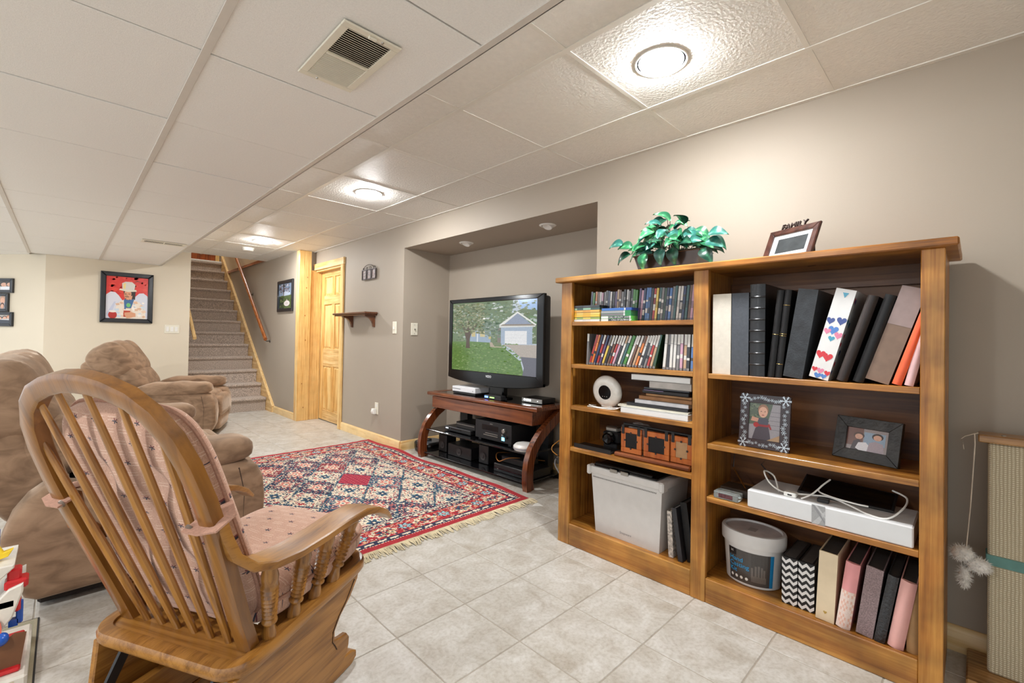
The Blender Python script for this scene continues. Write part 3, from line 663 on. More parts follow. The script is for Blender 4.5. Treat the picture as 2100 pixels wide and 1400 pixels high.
def L2(x, y, z=0):   # stand-local to room
    c, s = math.cos(tv_rot), math.sin(tv_rot); return (2.26+x*c-y*s, 2.78+x*s+y*c, z)
# devices on it
def device(name, label, cat, loc, parts, rot=0):
    t = thing(name, label, cat, loc, tv_rot+rot)
    for nm, g, m in parts: part(nm, g, m, t)
    return t
LED_B = M('blue_led', (.1, .2, 1), .3, emis=((.08, .2, 1), 6)); LED_W = M('white_led', (1, 1, 1), .3, emis=((.9, .95, 1), 5)); LED_G = M('green_led', (.3, .9, .2), .3, emis=((.3, .8, .15), 2.5)); LED_C = M('cyan_display', (.2, .7, 1), .3, emis=((.15, .6, 1), 4))
for m_ in (LED_B, LED_W, LED_G, LED_C): m_.cycles.emission_sampling = 'NONE'
GREYW = M('console_white', rgb(226, 226, 228), .4, var=.02)
device('game_console', 'white slim game console with black base under the television', 'game console', L2(.31, .27, .566), [
    ('shell', G().box(-.13, .10, -.15, .15, .018, .062, bev=.003), GREYW), ('base', G().box(-.125, .10, -.145, .145, .0, .018, bev=.002), BLACK),
    ('disc_slot', G().box(-.1315, -.13, .04, .145, .040, .043), BLACK), ('button', G().lathe([(.004, 0), (.0001, .001)], frame((-.1302, -.12, .035), (0, -1, 0), (0, 0, 1)), n=10), BLACK)])
device('sensor_box', 'small black box with glowing blue and green lights', 'electronics', L2(.16, -.14, .566), [
    ('body', G().box(-.03, .03, -.09, .09, .0, .035, bev=.004), BLACK), ('blue_light', G().box(-.0315, -.0302, .05, .088, .012, .026), LED_B), ('green_light', G().box(-.0315, -.0302, -.02, .03, .014, .022), LED_G)])
device('cable_box', 'flat silver-fronted set-top box with a white display', 'set-top box', L2(.30, -.45, .566), [
    ('body', G().box(-.055, .10, -.1, .1, .0, .036, bev=.003), BLACK), ('fascia', G().box(-.058, -.055, -.1, .1, .004, .034), STEEL), ('display', G().box(-.0595, -.058, .01, .08, .014, .026), LED_W), ('power_light', G().box(-.0595, -.058, -.06, -.055, .016, .02), LED_W)])
device('disc_player', 'slim black disc player on the middle glass shelf', 'disc player', L2(.22, .27, .246), [
    ('body', G().box(-.1, .12, -.17, .17, .006, .04, bev=.003), BLACK), ('foot', G().box(-.08, -.06, .12, .15, 0, .006).box(-.08, -.06, -.15, -.12, 0, .006), BLACK), ('tray', G().box(-.1015, -.1, -.05, .08, .02, .032), GLOSSBLACK), ('logo', G().box(-.1018, -.1, .12, .15, .022, .028), LED_W)])
device('streaming_box', 'black box stacked on the slim disc player', 'electronics', L2(.24, .20, .286), [('body', G().box(-.09, .1, -.12, .12, 0, .05, bev=.003), BLACK), ('trim', G().box(-.0915, -.09, -.11, .11, .03, .034), STEEL)])
RC = M('receiver_black', rgb(36, 35, 37), .45, metal=.3)
knob = lambda y, z, r: G().lathe([(r, 0), (r*.9, .016), (r*.8, .018), (.0001, .018)], frame((-.13, y, z), (0, -1, 0), (0, 0, 1)), n=16)
device('av_receiver', 'black audio receiver with knobs and a cyan display', 'receiver', L2(.24, -.17, .246), [
    ('body', G().box(-.13, .15, -.2, .2, .012, .155, bev=.003), RC), ('foot', G().box(-.11, -.08, .15, .18, 0, .012).box(-.11, -.08, -.18, -.15, 0, .012), BLACK), ('knob', knob(-.13, .105, .018), STEEL), ('knob', knob(-.155, .06, .012), RC), ('knob', knob(-.12, .075, .008), STEEL),
    ('display', G().box(-.1315, -.13, -.13, -.10, .03, .055), LED_C), ('window', G().box(-.131, -.13, -.06, .12, .085, .125), GLOSSBLACK), ('button_row', G().box(-.134, -.13, -.06, .1, .045, .05).box(-.134, -.13, -.06, .08, .06, .064), STEEL), ('badge', G().box(-.1315, -.13, .0, .03, .135, .139), STEEL)])
device('router', 'round white router on the right end of the middle shelf', 'router', L2(.12, -.5, .246), [
    ('body', G().lathe([(.075, 0), (.085, .012), (.085, .03), (.07, .045), (.0001, .05)], n=32), WHITE), ('band', G().lathe([(.0855, .014), (.0862, .018), (.0855, .022)], n=32), M('grey_band', rgb(140, 140, 150), .4))])
spk = lambda: [('cabinet', G().box(-.055, .06, -.055, .055, 0, .15, bev=.006), BLACK), ('cone', G().lathe([(.03, 0), (.032, .003), (.012, -.003), (.008, .004), (.0001, .006)], frame((-.0552, 0, .06), (0, -1, 0), (0, 0, 1)), n=20), M('speaker_cone', rgb(70, 66, 66), .5, metal=.4))]
device('satellite_speaker', 'small black speaker standing at the left end of the bottom shelf', 'speaker', L2(.2, .5, .046), spk())
device('satellite_speaker', 'small black speaker standing mid bottom shelf beside the centre speaker', 'speaker', L2(.2, -.03, .046), spk())
device('centre_speaker', 'black oblong centre speaker on the bottom shelf', 'speaker', L2(.19, .24, .046), [
    ('cabinet', G().box(-.07, .1, -.15, .15, 0, .1, bev=.005), BLACK), ('cone', G().lathe([(.03, 0), (.032, .003), (.012, -.003), (.008, .004), (.0001, .006)], frame((-.0705, 0, .05), (0, -1, 0), (0, 0, 1)), n=20), MATS['speaker_cone'])])
device('cable_box', 'flat black video recorder at the right of the bottom shelf', 'recorder', L2(.2, -.4, .046), [('body', G().box(-.12, .12, -.18, .18, 0, .06, bev=.004), BLACK), ('fascia', G().box(-.1215, -.12, -.17, .17, .01, .03), GLOSSBLACK), ('port', G().box(-.1225, -.12, .13, .14, .02, .026), STEEL)])
device('power_adapter', 'black box lying on the flat video recorder', 'electronics', L2(.22, -.36, .106), [('body', G().box(-.08, .08, -.12, .12, 0, .05, bev=.006), BLACK), ('vent', G().box(-.0815, -.08, -.08, .08, .018, .032), RC)])
# cables
def cord(name, pts, r, mat, label, cat='cable', n=6):
    P = [Vector(p) for p in pts]; out = []
    for i in range(len(P)-1):
        p0, p1, p2, p3 = P[max(i-1, 0)], P[i], P[i+1], P[min(i+2, len(P)-1)]
        for k in range(6):
            u = k/6; out.append(.5*((2*p1)+(p2-p0)*u+(2*p0-5*p1+4*p2-p3)*u*u+(3*p1-p0-3*p2+p3)*u**3))
    out.append(P[-1]); return solo(name, G().tube(out, r, n), mat, label, cat)
cord('cable', [(2.6, 1.98, .5), (2.55, 2.0, .3), (2.42, 2.02, .22), (2.36, 1.93, .16), (2.4, 1.895, .10), (2.5, 1.90, .04), (2.6, 1.91, .0065)], .005, M('grey_cable', rgb(120, 118, 118), .5), 'grey cable hanging behind the right curved leg of the stand')
cord('cable', [(2.6, 2.04, .45), (2.5, 2.02, .26), (2.38, 1.98, .26), (2.33, 1.91, .23), (2.34, 1.885, .12), (2.42, 1.89, .0065)], .004, BLACK, 'black cable looping right of the stand')
cord('cable', [(2.62, 2.0, .4), (2.5, 2.05, .34), (2.44, 2.07, .28), (2.48, 1.98, .2), (2.6, 1.95, .0055)], .0035, M('yellow_cable', rgb(190, 130, 50), .5), 'thin yellow cable dangling behind the stand')
cord('cable', [(2.64, 2.3, .12), (2.4, 2.42, .16), (2.34, 2.5, .13), (2.42, 2.6, .16), (2.62, 2.62, .12)], .0035, M('orange_cable', rgb(170, 110, 50), .5), 'thin orange cable strung behind the bottom shelf')
solo('subwoofer', G().box(2.40, 2.68, 1.62, 1.86, .012, .40, bev=.008), BLACK, 'black subwoofer cabinet in the corner beside the bookcase', 'subwoofer')
# robot vacuum
t = thing('robot_vacuum', 'round black robot vacuum parked at the left of the stand', 'robot vacuum', (2.44, 3.568, 0))
part('body', G().lathe([(.10, .004), (.122, .012), (.127, .03), (.127, .075), (.12, .083), (.0001, .084)], n=40), BLACK, t)
part('top_plate', G().lathe([(.11, .0838), (.108, .087), (.0001, .087)], n=40), M('vacuum_top', rgb(90, 95, 100), .15, coat=.5), t)
part('turret', G().lathe([(.03, .087), (.03, .1), (.026, .104), (.0001, .104)], n=24), BLACK, t)
part('bumper', G().lathe([(.1272, .03), (.1295, .034), (.1295, .066), (.1272, .07)], n=40), GLOSSBLACK, t)
solo('paper_scrap', G().prism([(0, 0), (.08, .02), (.03, .07)], frame((2.19, 1.98, .001), (0, -1, 0), (-1, 0, 0)), .0006), WHITE, 'white triangular scrap of paper by the right foot of the stand', 'paper')

# ============================================================ television
t = thing('television', 'black flat-screen television showing a house with a garage', 'television', (2.55, 2.76, .566))
TX = 2.475; ty0, ty1 = 2.185, 3.315
F = frame((TX, ty1, 0), (0, -1, 0), (0, 0, 1)); W = ty1-ty0
part('cabinet', G().box(TX+.004, TX+.085, ty0+.01, ty1-.01, .70, 1.37, bev=.02, seg=2), BLACK, t, world=True)
sx0, sx1, sz0, sz1 = .045, W-.07, .768, 1.345
bz = G()
for pts in ([(0, 1.38), (sx0, sz1), (sx1, sz1), (W, 1.38)], [(0, .7), (sx0, sz0), (sx0, sz1), (0, 1.38)], [(W, 1.38), (sx1, sz1), (sx1, sz0), (W, .7)]):
    bz.prism(pts, F @ Matrix.Translation((0, 0, -.02)), .032, bev=.004)
part('bezel', bz, GLOSSBLACK, t, world=True)
chin = [(0, .70), (.0, .735), (sx0, sz0), (sx1, sz0), (W, .72), (W, .70)]+[(W-W*k/12, .70-.045*math.sin(math.pi*k/12)**.8) for k in range(1, 12)]
part('lower_bezel', G().prism(chin, F @ Matrix.Translation((0, 0, -.02)), .034, bev=.004), GLOSSBLACK, t, world=True)
part('neck', G().box(2.52, 2.58, 2.66, 2.84, .578, .70, bev=.01), GLOSSBLACK, t, world=True)
part('foot', G().lathe([(.17, 0), (.17, .006), (.15, .012), (.0001, .014)], Matrix.Translation((2.55, 2.75, .5662)), n=36, sx=.5, sy=.9), GLOSSBLACK, t, world=True)
LOGO = M('silver_logo', rgb(225, 225, 228), .3, metal=.4, emis=((1, 1, 1), .25))
text_part('logo', 'VIZIO', .026, F @ Matrix.Translation((W*.5-.02, .735, .0145)), LOGO, t, depth=.0006, world=True)
# the picture on the screen
rn = random.Random(3)
S = [((.74, .78, .82), [(0, 0), (1, 0), (1, 1), (0, 1)]), ((.62, .74, .9), [(.86, .8), (1, .8), (1, 1), (.8, 1)]),
     ((.42, .5, .36), [(0, .4), (.7, .4), (.75, 1), (0, 1)]), ((.40, .47, .34), [(.7, .42), (1, .42), (1, .85), (.85, .88), (.7, .8)])]
S += noise_patch(0, .98, .44, .98, 420, [(.36, .42, .26), (.45, .5, .33), (.3, .38, .24), (.52, .56, .42), (.4, .47, .36), (.6, .64, .55), (.7, .74, .7)], .022, rn)
S += noise_patch(.45, .8, .5, .98, 80, [(.78, .8, .78), (.45, .55, .45), (.38, .46, .4), (.5, .58, .46)], .025, rn)
S += noise_patch(.82, 1, .45, .8, 50, [(.32, .46, .26), (.4, .52, .34), (.7, .75, .72)], .03, rn)
S += [((.6, .67, .74), [(.24, .42), (.5, .42), (.5, .58), (.24, .6)]), ((.78, .72, .52), [(.26, .5), (.31, .5), (.31, .57), (.26, .57)]), ((.8, .74, .55), [(.37, .5), (.43, .5), (.43, .57), (.37, .57)]), ((.76, .7, .45), [(.475, .47), (.505, .47), (.505, .53), (.475, .53)]), ((.85, .87, .9), [(.33, .42), (.345, .42), (.345, .6), (.33, .6)])]
S += [((.5, .46, .42), [(.58, .42), (.63, .42), (.62, .62), (.58, .62)])]
S += noise_patch(.4, .62, .5, .72, 70, [(.42, .5, .42), (.34, .42, .34), (.5, .56, .5)], .03, rn)
S += [((.64, .70, .77), [(.62, .4), (.955, .41), (.955, .66), (.62, .65)]), ((.84, .84, .82), [(.6, .63), (.985, .64), (.985, .655), (.6, .66)]), ((.56, .6, .68), [(.64, .66), (.96, .66), (.8, .82)]), ((.9, .9, .88), [(.61, .65), (.64, .66), (.8, .82), (.985, .655), (.995, .67), (.8, .845), (.6, .67)]), ((.55, .5, .44), [(.61, .655), (.98, .655), (.96, .675), (.64, .675)])]
S += [((.90, .90, .9), [(.665, .41), (.9, .41), (.9, .585), (.665, .585)])]+[((.84, .85, .86), [(.667, z), (.898, z), (.898, z+.004), (.667, z+.004)]) for z in (.45, .49, .53)]
S += [((.36, .5, .22), [(0, 0), (.88, 0), (.84, .18), (.72, .3), (.62, .38), (.5, .42), (.25, .43), (0, .42)])]
S += noise_patch(0, .85, .0, .41, 600, [(.38, .52, .22), (.32, .45, .18), (.44, .56, .28), (.36, .48, .22), (.5, .6, .36)], .018, rn)
S += [((.70, .66, .62), [(.64, .4), (1, .405), (1, .235), (.84, .24), (.72, .36)]), ((.40, .40, .44), [(.84, .245), (1, .24), (1, 0), (.86, 0), (.875, .1), (.85, .2)]), ((.7, .64, .56), [(.49, .425), (.52, .425), (.55, .37), (.63, .37), (.63, .355), (.5, .36)]), ((.45, .5, .36), ell(.58, .4, .05, .025))]
S += [((.32, .24, .17), [(.19, .33), (.245, .33), (.235, .45), (.26, .55), (.34, .68), (.32, .7), (.24, .6), (.225, .75), (.2, .75), (.2, .6), (.14, .68), (.12, .7), (.17, .55), (.195, .45)])]
S += noise_patch(.02, .42, .55, .98, 480, [(.40, .44, .28), (.5, .53, .36), (.33, .37, .22), (.56, .58, .44), (.44, .46, .34), (.62, .62, .5)], .02, rn)
S += [((.97, .97, .93), ell(.42, .76, .018, .012, 10))]
SCR = PRINT('lit_screen', .12, emis=.85, bscale=120); SCR.cycles.emission_sampling = 'NONE'
part('screen', picture(F @ Matrix.Translation((sx0, sz0, .004)), sx1-sx0, sz1-sz0, S, step=.00006), SCR, t, world=True, smooth=False)
# ============================================================ bookcase
BK = WOOD('maple_stain_upright', rgb(112, 64, 20), rgb(170, 108, 40), rgb(198, 140, 64), axis=2, scale=.8, rough=.36, coat=.15, mottle=.5, rings=.15, fine=1.3)
BKH = WOOD('maple_stain_level', rgb(112, 64, 20), rgb(170, 108, 40), rgb(198, 140, 64), axis=1, scale=.8, rough=.36, coat=.15, mottle=.5, rings=.15, fine=1.3)
BKI = WOOD('maple_stain_back', rgb(70, 38, 16), rgb(106, 62, 26), rgb(130, 82, 38), axis=1, scale=.7, rough=.45, coat=.05, mottle=.4, rings=.3)
bc = thing('bookcase', 'wide stained wooden bookcase with two bays of shelves', 'bookcase', (2.03, .8, 0))
BX0, BX1 = 1.865, 2.195
def bp(name, g, m=BKH): return part(name, g, m, bc, world=True)
bp('top_board', G().box(BX0-.028, BX1+.01, .036, 1.556, 1.344, 1.369, bev=.004))
for nm, a, b in (('post', 1.464, 1.532), ('post', .765, .826), ('post', .066, .121)): bp(nm, G().box(BX0, BX0+.022, a, b, 0, 1.344, bev=.002), BK)
bp('side_panel', G().box(BX0+.022, BX1, 1.50, 1.528, 0, 1.344, bev=.001), BK); bp('side_panel', G().box(BX0+.022, BX1, .068, .09, 0, 1.344, bev=.001), BK)
bp('divider', G().box(BX0+.022, BX1-.01, .785, .806, .05, 1.344), BK)
bp('back_panel', G().box(BX1-.008, BX1, .09, 1.5, .03, 1.344), BKI)
bp('kick_rail', G().box(BX0+.001, BX0+.021, .826, 1.464, 0, .107, bev=.003)); bp('kick_rail', G().box(BX0+.001, BX0+.021, .121, .765, 0, .097, bev=.003))
LZ = [1.140, .923, .710, .498]; RZ = [.921, .638, .424]
for z in LZ: bp('shelf', G().box(BX0+.004, BX1-.01, .8265, 1.4635, z-.02, z, bev=.0015))
for z in RZ: bp('shelf', G().box(BX0+.004, BX1-.01, .1215, .7645, z-.02, z, bev=.0015))
bp('bottom_shelf', G().box(BX0+.022, BX1-.01, .807, 1.499, .072, .094)); bp('bottom_shelf', G().box(BX0+.022, BX1-.01, .091, .784, .066, .088))
bp('top_cleat', G().box(BX1-.03, BX1-.009, .807, 1.499, 1.30, 1.343), BKI); bp('top_cleat', G().box(BX1-.03, BX1-.009, .091, .784, 1.27, 1.31), BKI)
LB, RB = .0942, .0882       # bottom shelf tops
# ------------------------------------------------------------ books
PAGE = M('page_edges', rgb(226, 216, 196), .8, var=.12, scale=200)
PAGED = M('dark_page_edges', rgb(60, 55, 52), .8)
def lean_frame(yb, z, lean):
    """frame at the lower-left front corner: u to the viewer's right, v up, leaning right by lean; w towards the viewer"""
    a = R(lean); return frame((0, yb, z), (0, -math.cos(a), -math.sin(a)), (0, -math.sin(a), math.cos(a)))
def book(name, label, cat, yb, z, thick, height, lean, xf, depth, cover, pages=PAGE, round_=0, group=None, boards=.003, open_top=True):
    """album or binder: spine faces the room; bottom left corner at yb"""
    a = R(lean)
    z += thick*math.sin(a) if lean > 0 else 0
    t = thing(name, label, cat, (xf+depth/2, yb-thick/2, z), group=group); F = lean_frame(yb, z, lean)
    o = Matrix.Translation((xf, 0, 0)) @ F       # w points to -x, so depth is -w
    X = lambda u0, u1, v0, v1, w0, w1, bev=0: [o @ Vector((u, v, -w)) for w in (w0, w1) for v in (v0, v1) for u in (u0, u1)]
    FC = [(0, 2, 3, 1), (4, 5, 7, 6), (0, 1, 5, 4), (2, 6, 7, 3), (0, 4, 6, 2), (1, 3, 7, 5)]
    cv = part('cover', G().add(X(0, boards, 0, height, .004, depth), FC).add(X(thick-boards, thick, 0, height, .004, depth), FC), cover, t, world=True)
    if round_:
        n = 8; pr = [(thick*k/n, -round_*math.sin(math.pi*k/n)) for k in range(n+1)]+[(thick-boards*.5, .006), (boards*.5, .006)]
        vs = [o @ Vector((u, v, -w)) for v in (0, height) for u, w in pr]; m = len(pr)
        sp = G().add(vs, [tuple(range(m))[::-1], tuple(range(m, 2*m))]+[(i, (i+1) % m, (i+1) % m+m, i+m) for i in range(m)])
    else: sp = G().add(X(0, thick, 0, height, 0, .005), FC)
    s = part('spine', sp, cover, t, world=True)
    part('page_block', G().add(X(boards, thick-boards, .004, height-.005, .006, depth-.006), FC), pages, t, world=True)
    return t, s, o
C_WH = M('white_linen', rgb(214, 206, 192), .7, var=.05, scale=60, bump=.2, bscale=500); C_GR = M('grey_linen', rgb(74, 78, 85), .75, var=.12, scale=90, bump=.25, bscale=500)
C_BL = M('black_leather', rgb(22, 23, 27), .32, var=.15, bump=.2, bscale=260, coat=.1); C_BK = M('black_leatherette', rgb(20, 19, 20), .42, var=.2, bump=.15, bscale=300, spec=.35)
C_DG = M('worn_dark_leather', rgb(38, 41, 45), .38, var=.5, scale=30, bump=.2, bscale=200); C_BR = M('dark_brown_leather', rgb(38, 26, 22), .4, var=.2, bump=.15, bscale=220)
C_TP = M('taupe_album_cover', rgb(128, 104, 88), .5, var=.1, scale=30); C_TP2 = M('mauve_album_cover', rgb(150, 130, 126), .45, var=.08, scale=30)
C_OR = M('orange_plastic_cover', rgb(226, 92, 48), .35, var=.12, scale=20); C_PK = M('pale_pink_cover', rgb(214, 176, 176), .35, var=.08)
Z1 = RZ[0]+.0003; xf = 1.893
book('photo_album', 'off-white linen binder, leftmost on the upper right shelf', 'binder', .757, Z1, .071, .322, 0, xf, .25, C_WH)
book('photo_album', 'grey linen binder beside the off-white one', 'binder', .683, Z1, .063, .322, 0, xf, .25, C_GR)
t, s, o = book('photo_album', 'tall black leather album with ribbed spine', 'album', .615, Z1, .053, .352, 0, xf, .27, C_BL, round_=.008)
for k in range(7): part('rib', G().tube([o @ Vector((u, .045+k*.043, .0085*math.sin(math.pi*u/.053)+.0012)) for u in [.053*i/8 for i in range(9)]], .0042, 6), C_BL, s, world=True)
GOLD = M('gold_foil', rgb(190, 160, 90), .3, metal=.8)
for k, (yb, nm) in enumerate(((.552, 'first'), (.527, 'second'))):
    t, s, o = book('photo_album', 'thin black album with gold spine bands, %s of the pair' % nm, 'album', yb, Z1, .022, .325, 5.5, xf, .25, C_BK, round_=.006, group='thin black albums')
    for v in (.05, .155, .162, .268) if k else (.16,): part('gold_band', G().tube([o @ Vector((u, v, .0065*math.sin(math.pi*u/.022)+.0004)) for u in [.022*i/6 for i in range(7)]], .0008, 5), GOLD, s, world=True)
book('photo_album', 'thick charcoal leather album leaning right, scuffed spine', 'album', .5, Z1, .062, .322, 8.5, xf, .26, C_DG)
t, s, o = book('heart_binder', 'white binder printed with red and blue hearts', 'binder', .418, Z1, .058, .318, 14.5, xf, .26, M('white_gloss_cover', rgb(226, 224, 222), .3, var=.03))
def heart(cx, cy, r): return [(cx+r*.0625*16*math.sin(a)**3*.9, cy+r*.0625*(13*math.cos(a)-5*math.cos(2*a)-2*math.cos(3*a)-math.cos(4*a))) for a in [2*math.pi*i/20 for i in range(20)]]
RED, BLU, TEA, LBL, PNK = (.82, .16, .2), (.22, .3, .55), (.25, .6, .72), (.3, .5, .78), (.86, .5, .62)
hs = [(BLU, heart(.012, .205, .014)), (BLU, heart(.043, .21, .016)), (LBL, heart(.028, .175, .017)), (PNK, heart(.012, .168, .012)), (PNK, heart(.047, .16, .014)), (TEA, heart(.03, .145, .011)), (RED, heart(.014, .085, .016)), (RED, heart(.036, .08, .017)), (RED, heart(.01, .03, .01)), (PNK, heart(.028, .028, .012)), (RED, heart(.05, .025, .011)), (LBL, heart(.024, .01, .012)), (LBL, heart(.042, .012, .01)), (TEA, [(.022, .306), (.04, .306), (.031, .288)])]
hs = [(c, [(min(.0575, max(.0005, a)), max(.001, b)) for a, b in p]) for c, p in hs]
for k, h_ in enumerate(hs): part('printed_heart', picture(o @ Matrix.Translation((0, 0, .0003+k*.00004)), 1, 1, [h_], step=0), PRG, s, world=True, smooth=False)
# the right-hand cover also carries hearts
oc = o @ frame((.0583, 0, 0), (0, 0, -1), (0, 1, 0))
hs = [(RED, heart(.02, .285, .012)), (BLU, heart(.034, .28, .013)), (TEA, heart(.015, .21, .013)), (RED, heart(.03, .16, .012)), (RED, heart(.016, .13, .012)), (RED, heart(.018, .06, .013)), (BLU, heart(.012, .03, .012)), (BLU, heart(.04, .1, .015)), (TEA, heart(.05, .2, .014))]
for k, h_ in enumerate(hs): part('printed_heart', picture(oc @ Matrix.Translation((0, 0, .0001+k*.00004)), 1, 1, [h_], step=0), PRG, t, world=True, smooth=False)
book('photo_album', 'dark brown leather album leaning right', 'album', .337, Z1, .03, .298, 16.5, xf, .25, C_BR, round_=.01)
book('photo_album', 'slim black leather album leaning between brown and taupe ones', 'album', .292, Z1, .029, .298, 16.5, xf, .25, C_BK, round_=.008)
t, s, o = book('photo_album', 'two-tone taupe album with broad flat spine, leaning', 'album', .258, Z1, .062, .315, 17, xf, .24, C_TP)
part('spine_band', G().prism([(0, .19), (.062, .19), (.062, .315), (0, .315)], o, .0008), C_TP2, s, world=True)
book('notebook', 'bright orange thin notebook leaning at the right end', 'notebook', .19, Z1, .024, .24, 16.5, xf, .2, C_OR, round_=.006)
book('notebook', 'thin pink and white notebook, rightmost on the upper right shelf', 'notebook', .16, Z1, .022, .175, 12, xf, .2, C_PK, round_=.005)
# lower right shelf
C_CV = M('cream_album', rgb(222, 202, 170), .5, var=.04); C_P1 = M('rose_album', rgb(222, 150, 150), .5, var=.05); C_TW = M('grey_tweed', rgb(138, 118, 118), .8, var=.35, scale=260, bump=.3, bscale=500)
C_SN = M('black_reptile_leather', rgb(36, 38, 42), .3, var=.6, scale=220, bump=.8, bscale=150, coat=.3); C_P2 = M('blush_album', rgb(220, 166, 158), .45, var=.05); C_TN = M('tan_cover', rgb(170, 132, 88), .55, var=.1)
def chevron_box(yb, label):
    t = thing('chevron_album', label, 'photo box', (2.0, yb-.025, RB), group='chevron patterned boxes')
    F = frame((1.925, yb, RB+.0002), (0, -1, 0), (0, 0, 1)); w, h = .05, .172
    part('body', G().box(1.9255, 2.13, yb-w, yb, RB+.0002, RB+h, bev=.002), M('black_board', rgb(22, 22, 24), .5), t, world=True)
    n = 7; sh = []
    for k in range(-1, n+1):
        z0 = k/n; th = .5/n; am = .5/n
        xs_ = [0, .25, .5, .75, 1]; dz = [am, 0, am, 0, am]
        q = [(x, min(1, max(0, z0+d))) for x, d in zip(xs_, dz)]+[(x, min(1, max(0, z0+d+th))) for x, d in list(zip(xs_, dz))[::-1]]
        sh.append(((.88, .87, .86), q))
    part('chevron_print', picture(F, w, h-.002, sh, step=.00004), PR, t, world=True, smooth=False)
    part('top_label', G().box(1.935, 2.12, yb-w+.008, yb-.008, RB+h, RB+h+.0008), PAGED, t, world=True)
chevron_box(.505, 'black and white chevron box, left one beside the white tub'); chevron_box(.452, 'black and white chevron box, right one beside the cream album')
xf = 1.905
t, s, o = book('photo_album', 'plain cream album with small gold emblem on the lower shelf', 'album', .394, RB, .054, .238, 2.5, xf, .22, C_CV, PAGED)
part('emblem', G().prism([(a, b) for a, b in heart(.027, .03, .006)], o, .0005), GOLD, s, world=True)
t, s, o = book('photo_album', 'rose album with white lattice-patterned lower half', 'album', .335, RB, .04, .228, 7, xf, .22, C_P1, PAGED, round_=.008)
lat = [((.9, .86, .84), [(.0, 0), (.04, 0), (.04, .13), (0, .13)])]+[((.86, .66, .58), ell(.02*(i % 3), .012+.016*(i//3)+.008*(i % 2), .0075, .0035, 8)) for i in range(21)]
n = 8; lg = G(); lg.open = True
for i in range(n):
    for j in range(13):
        u0, u1 = .04*i/n, .04*(i+1)/n; f_ = lambda u: .008*math.sin(math.pi*u/.04)+.0004
        c = rgb(228, 206, 196) if (i+j) % 2 == 0 or (i*j) % 5 == 0 else rgb(222, 176, 158)
        lg.add([o @ Vector((u0, .01*j, f_(u0))), o @ Vector((u1, .01*j, f_(u1))), o @ Vector((u1, .01*j+.01, f_(u1))), o @ Vector((u0, .01*j+.01, f_(u0)))], [(0, 1, 2, 3)], 0, c)
part('lattice_print', lg, PRG, s, world=True)
book('photo_album', 'mauve-grey tweed album between rose and black ones', 'album', .28, RB, .045, .232, 7, xf, .24, C_TW, PAGED)
book('photo_album', 'black reptile-textured album on the lower shelf', 'album', .232, RB, .028, .228, 9, xf-.004, .22, C_SN, PAGED, round_=.005)
book('photo_album', 'blush pink album with rounded spine on the lower shelf', 'album', .198, RB, .04, .222, 8.5, xf, .22, C_P2, PAGED, round_=.01)
book('photo_album', 'tan album tucked against the right post on the lower shelf', 'album', .152, RB, .03, .215, 0, xf+.01, .2, C_TN, PAGED, round_=.006)
# ------------------------------------------------------------ disc cases
DISC = PRINT('disc_case_print', .25, coat=.4)
def disc_case(label, grp, yb, z, th, h, d, lean, xf, body, bands, name='disc_case'):
    """upright case; bands: list of (fraction of height, colour) from the bottom up"""
    F = Matrix.Translation((xf, 0, 0)) @ lean_frame(yb, z+(th*math.sin(R(lean)) if lean > 0 else 0), lean)
    g = G(); P = lambda u, v, w: F @ Vector((u, v, -w))
    z0 = 0; bnd = []
    for fr, c in bands: bnd.append((z0, min(1, z0+fr), c)); z0 += fr
    i = th*.09
    for a, b, c in bnd: g.add([P(i, a*h, 0), P(th-i, a*h, 0), P(th-i, b*h, 0), P(i, b*h, 0)], [(0, 1, 2, 3)], 0, c)
    for u0, u1 in ((0, i), (th-i, th)): g.add([P(u0, 0, .0006), P(u1, 0, .0006), P(u1, h, .0006), P(u0, h, .0006)], [(0, 1, 2, 3)], 0, mul(body, .8))
    g.add([P(0, 0, .0006), P(0, h, .0006), P(0, h, d), P(0, 0, d)], [(0, 1, 2, 3)], 0, body); g.add([P(th, 0, .0006), P(th, h, .0006), P(th, h, d), P(th, 0, d)], [(0, 1, 2, 3)], 0, bnd[len(bnd)//2][2])
    g.add([P(0, h, .0006), P(th, h, .0006), P(th, h, d), P(0, h, d)], [(0, 1, 2, 3)], 0, body); g.add([P(0, 0, .0006), P(th, 0, .0006), P(th, 0, d), P(0, 0, d)], [(0, 1, 2, 3)], 0, body)
    g.add([P(0, 0, d), P(th, 0, d), P(th, h, d), P(0, h, d)], [(0, 1, 2, 3)], 0, body)
    return solo(name, g, DISC, label, 'disc case', grp, smooth=False)
BKc, WHc, GNc, BLc = rgb(40, 40, 44), rgb(215, 212, 208), rgb(62, 130, 58), rgb(70, 110, 170)
rd = random.Random(11)
pal = {'black': rgb(46, 46, 52), 'grey': rgb(120, 116, 116), 'white': rgb(210, 206, 200), 'green': rgb(66, 128, 50), 'blue': rgb(78, 116, 172), 'navy': rgb(44, 56, 92), 'purple': rgb(90, 68, 110), 'red': rgb(170, 50, 44), 'orange': rgb(214, 120, 50), 'yellow': rgb(216, 186, 80), 'pink': rgb(196, 150, 170), 'teal': rgb(54, 92, 92), 'brown': rgb(110, 76, 58), 'tan': rgb(186, 152, 118), 'dark green': rgb(40, 66, 48)}
row = ['navy', 'green', 'orange', 'brown', 'white', 'pink', 'grey', 'black', 'navy', 'white', 'black', 'purple', 'tan', 'brown', 'grey', 'black', 'white', 'grey', 'black', 'green', 'green', 'purple', 'pink', 'navy', 'blue', 'blue', 'black', 'red', 'yellow', 'teal', 'grey', 'dark green', 'navy', 'blue', 'grey', 'teal', 'white', 'white', 'navy', 'teal', 'brown', 'pink', 'pink']
n = len(row); yl, yr = 1.408, .852; dy = (yl-yr)/n
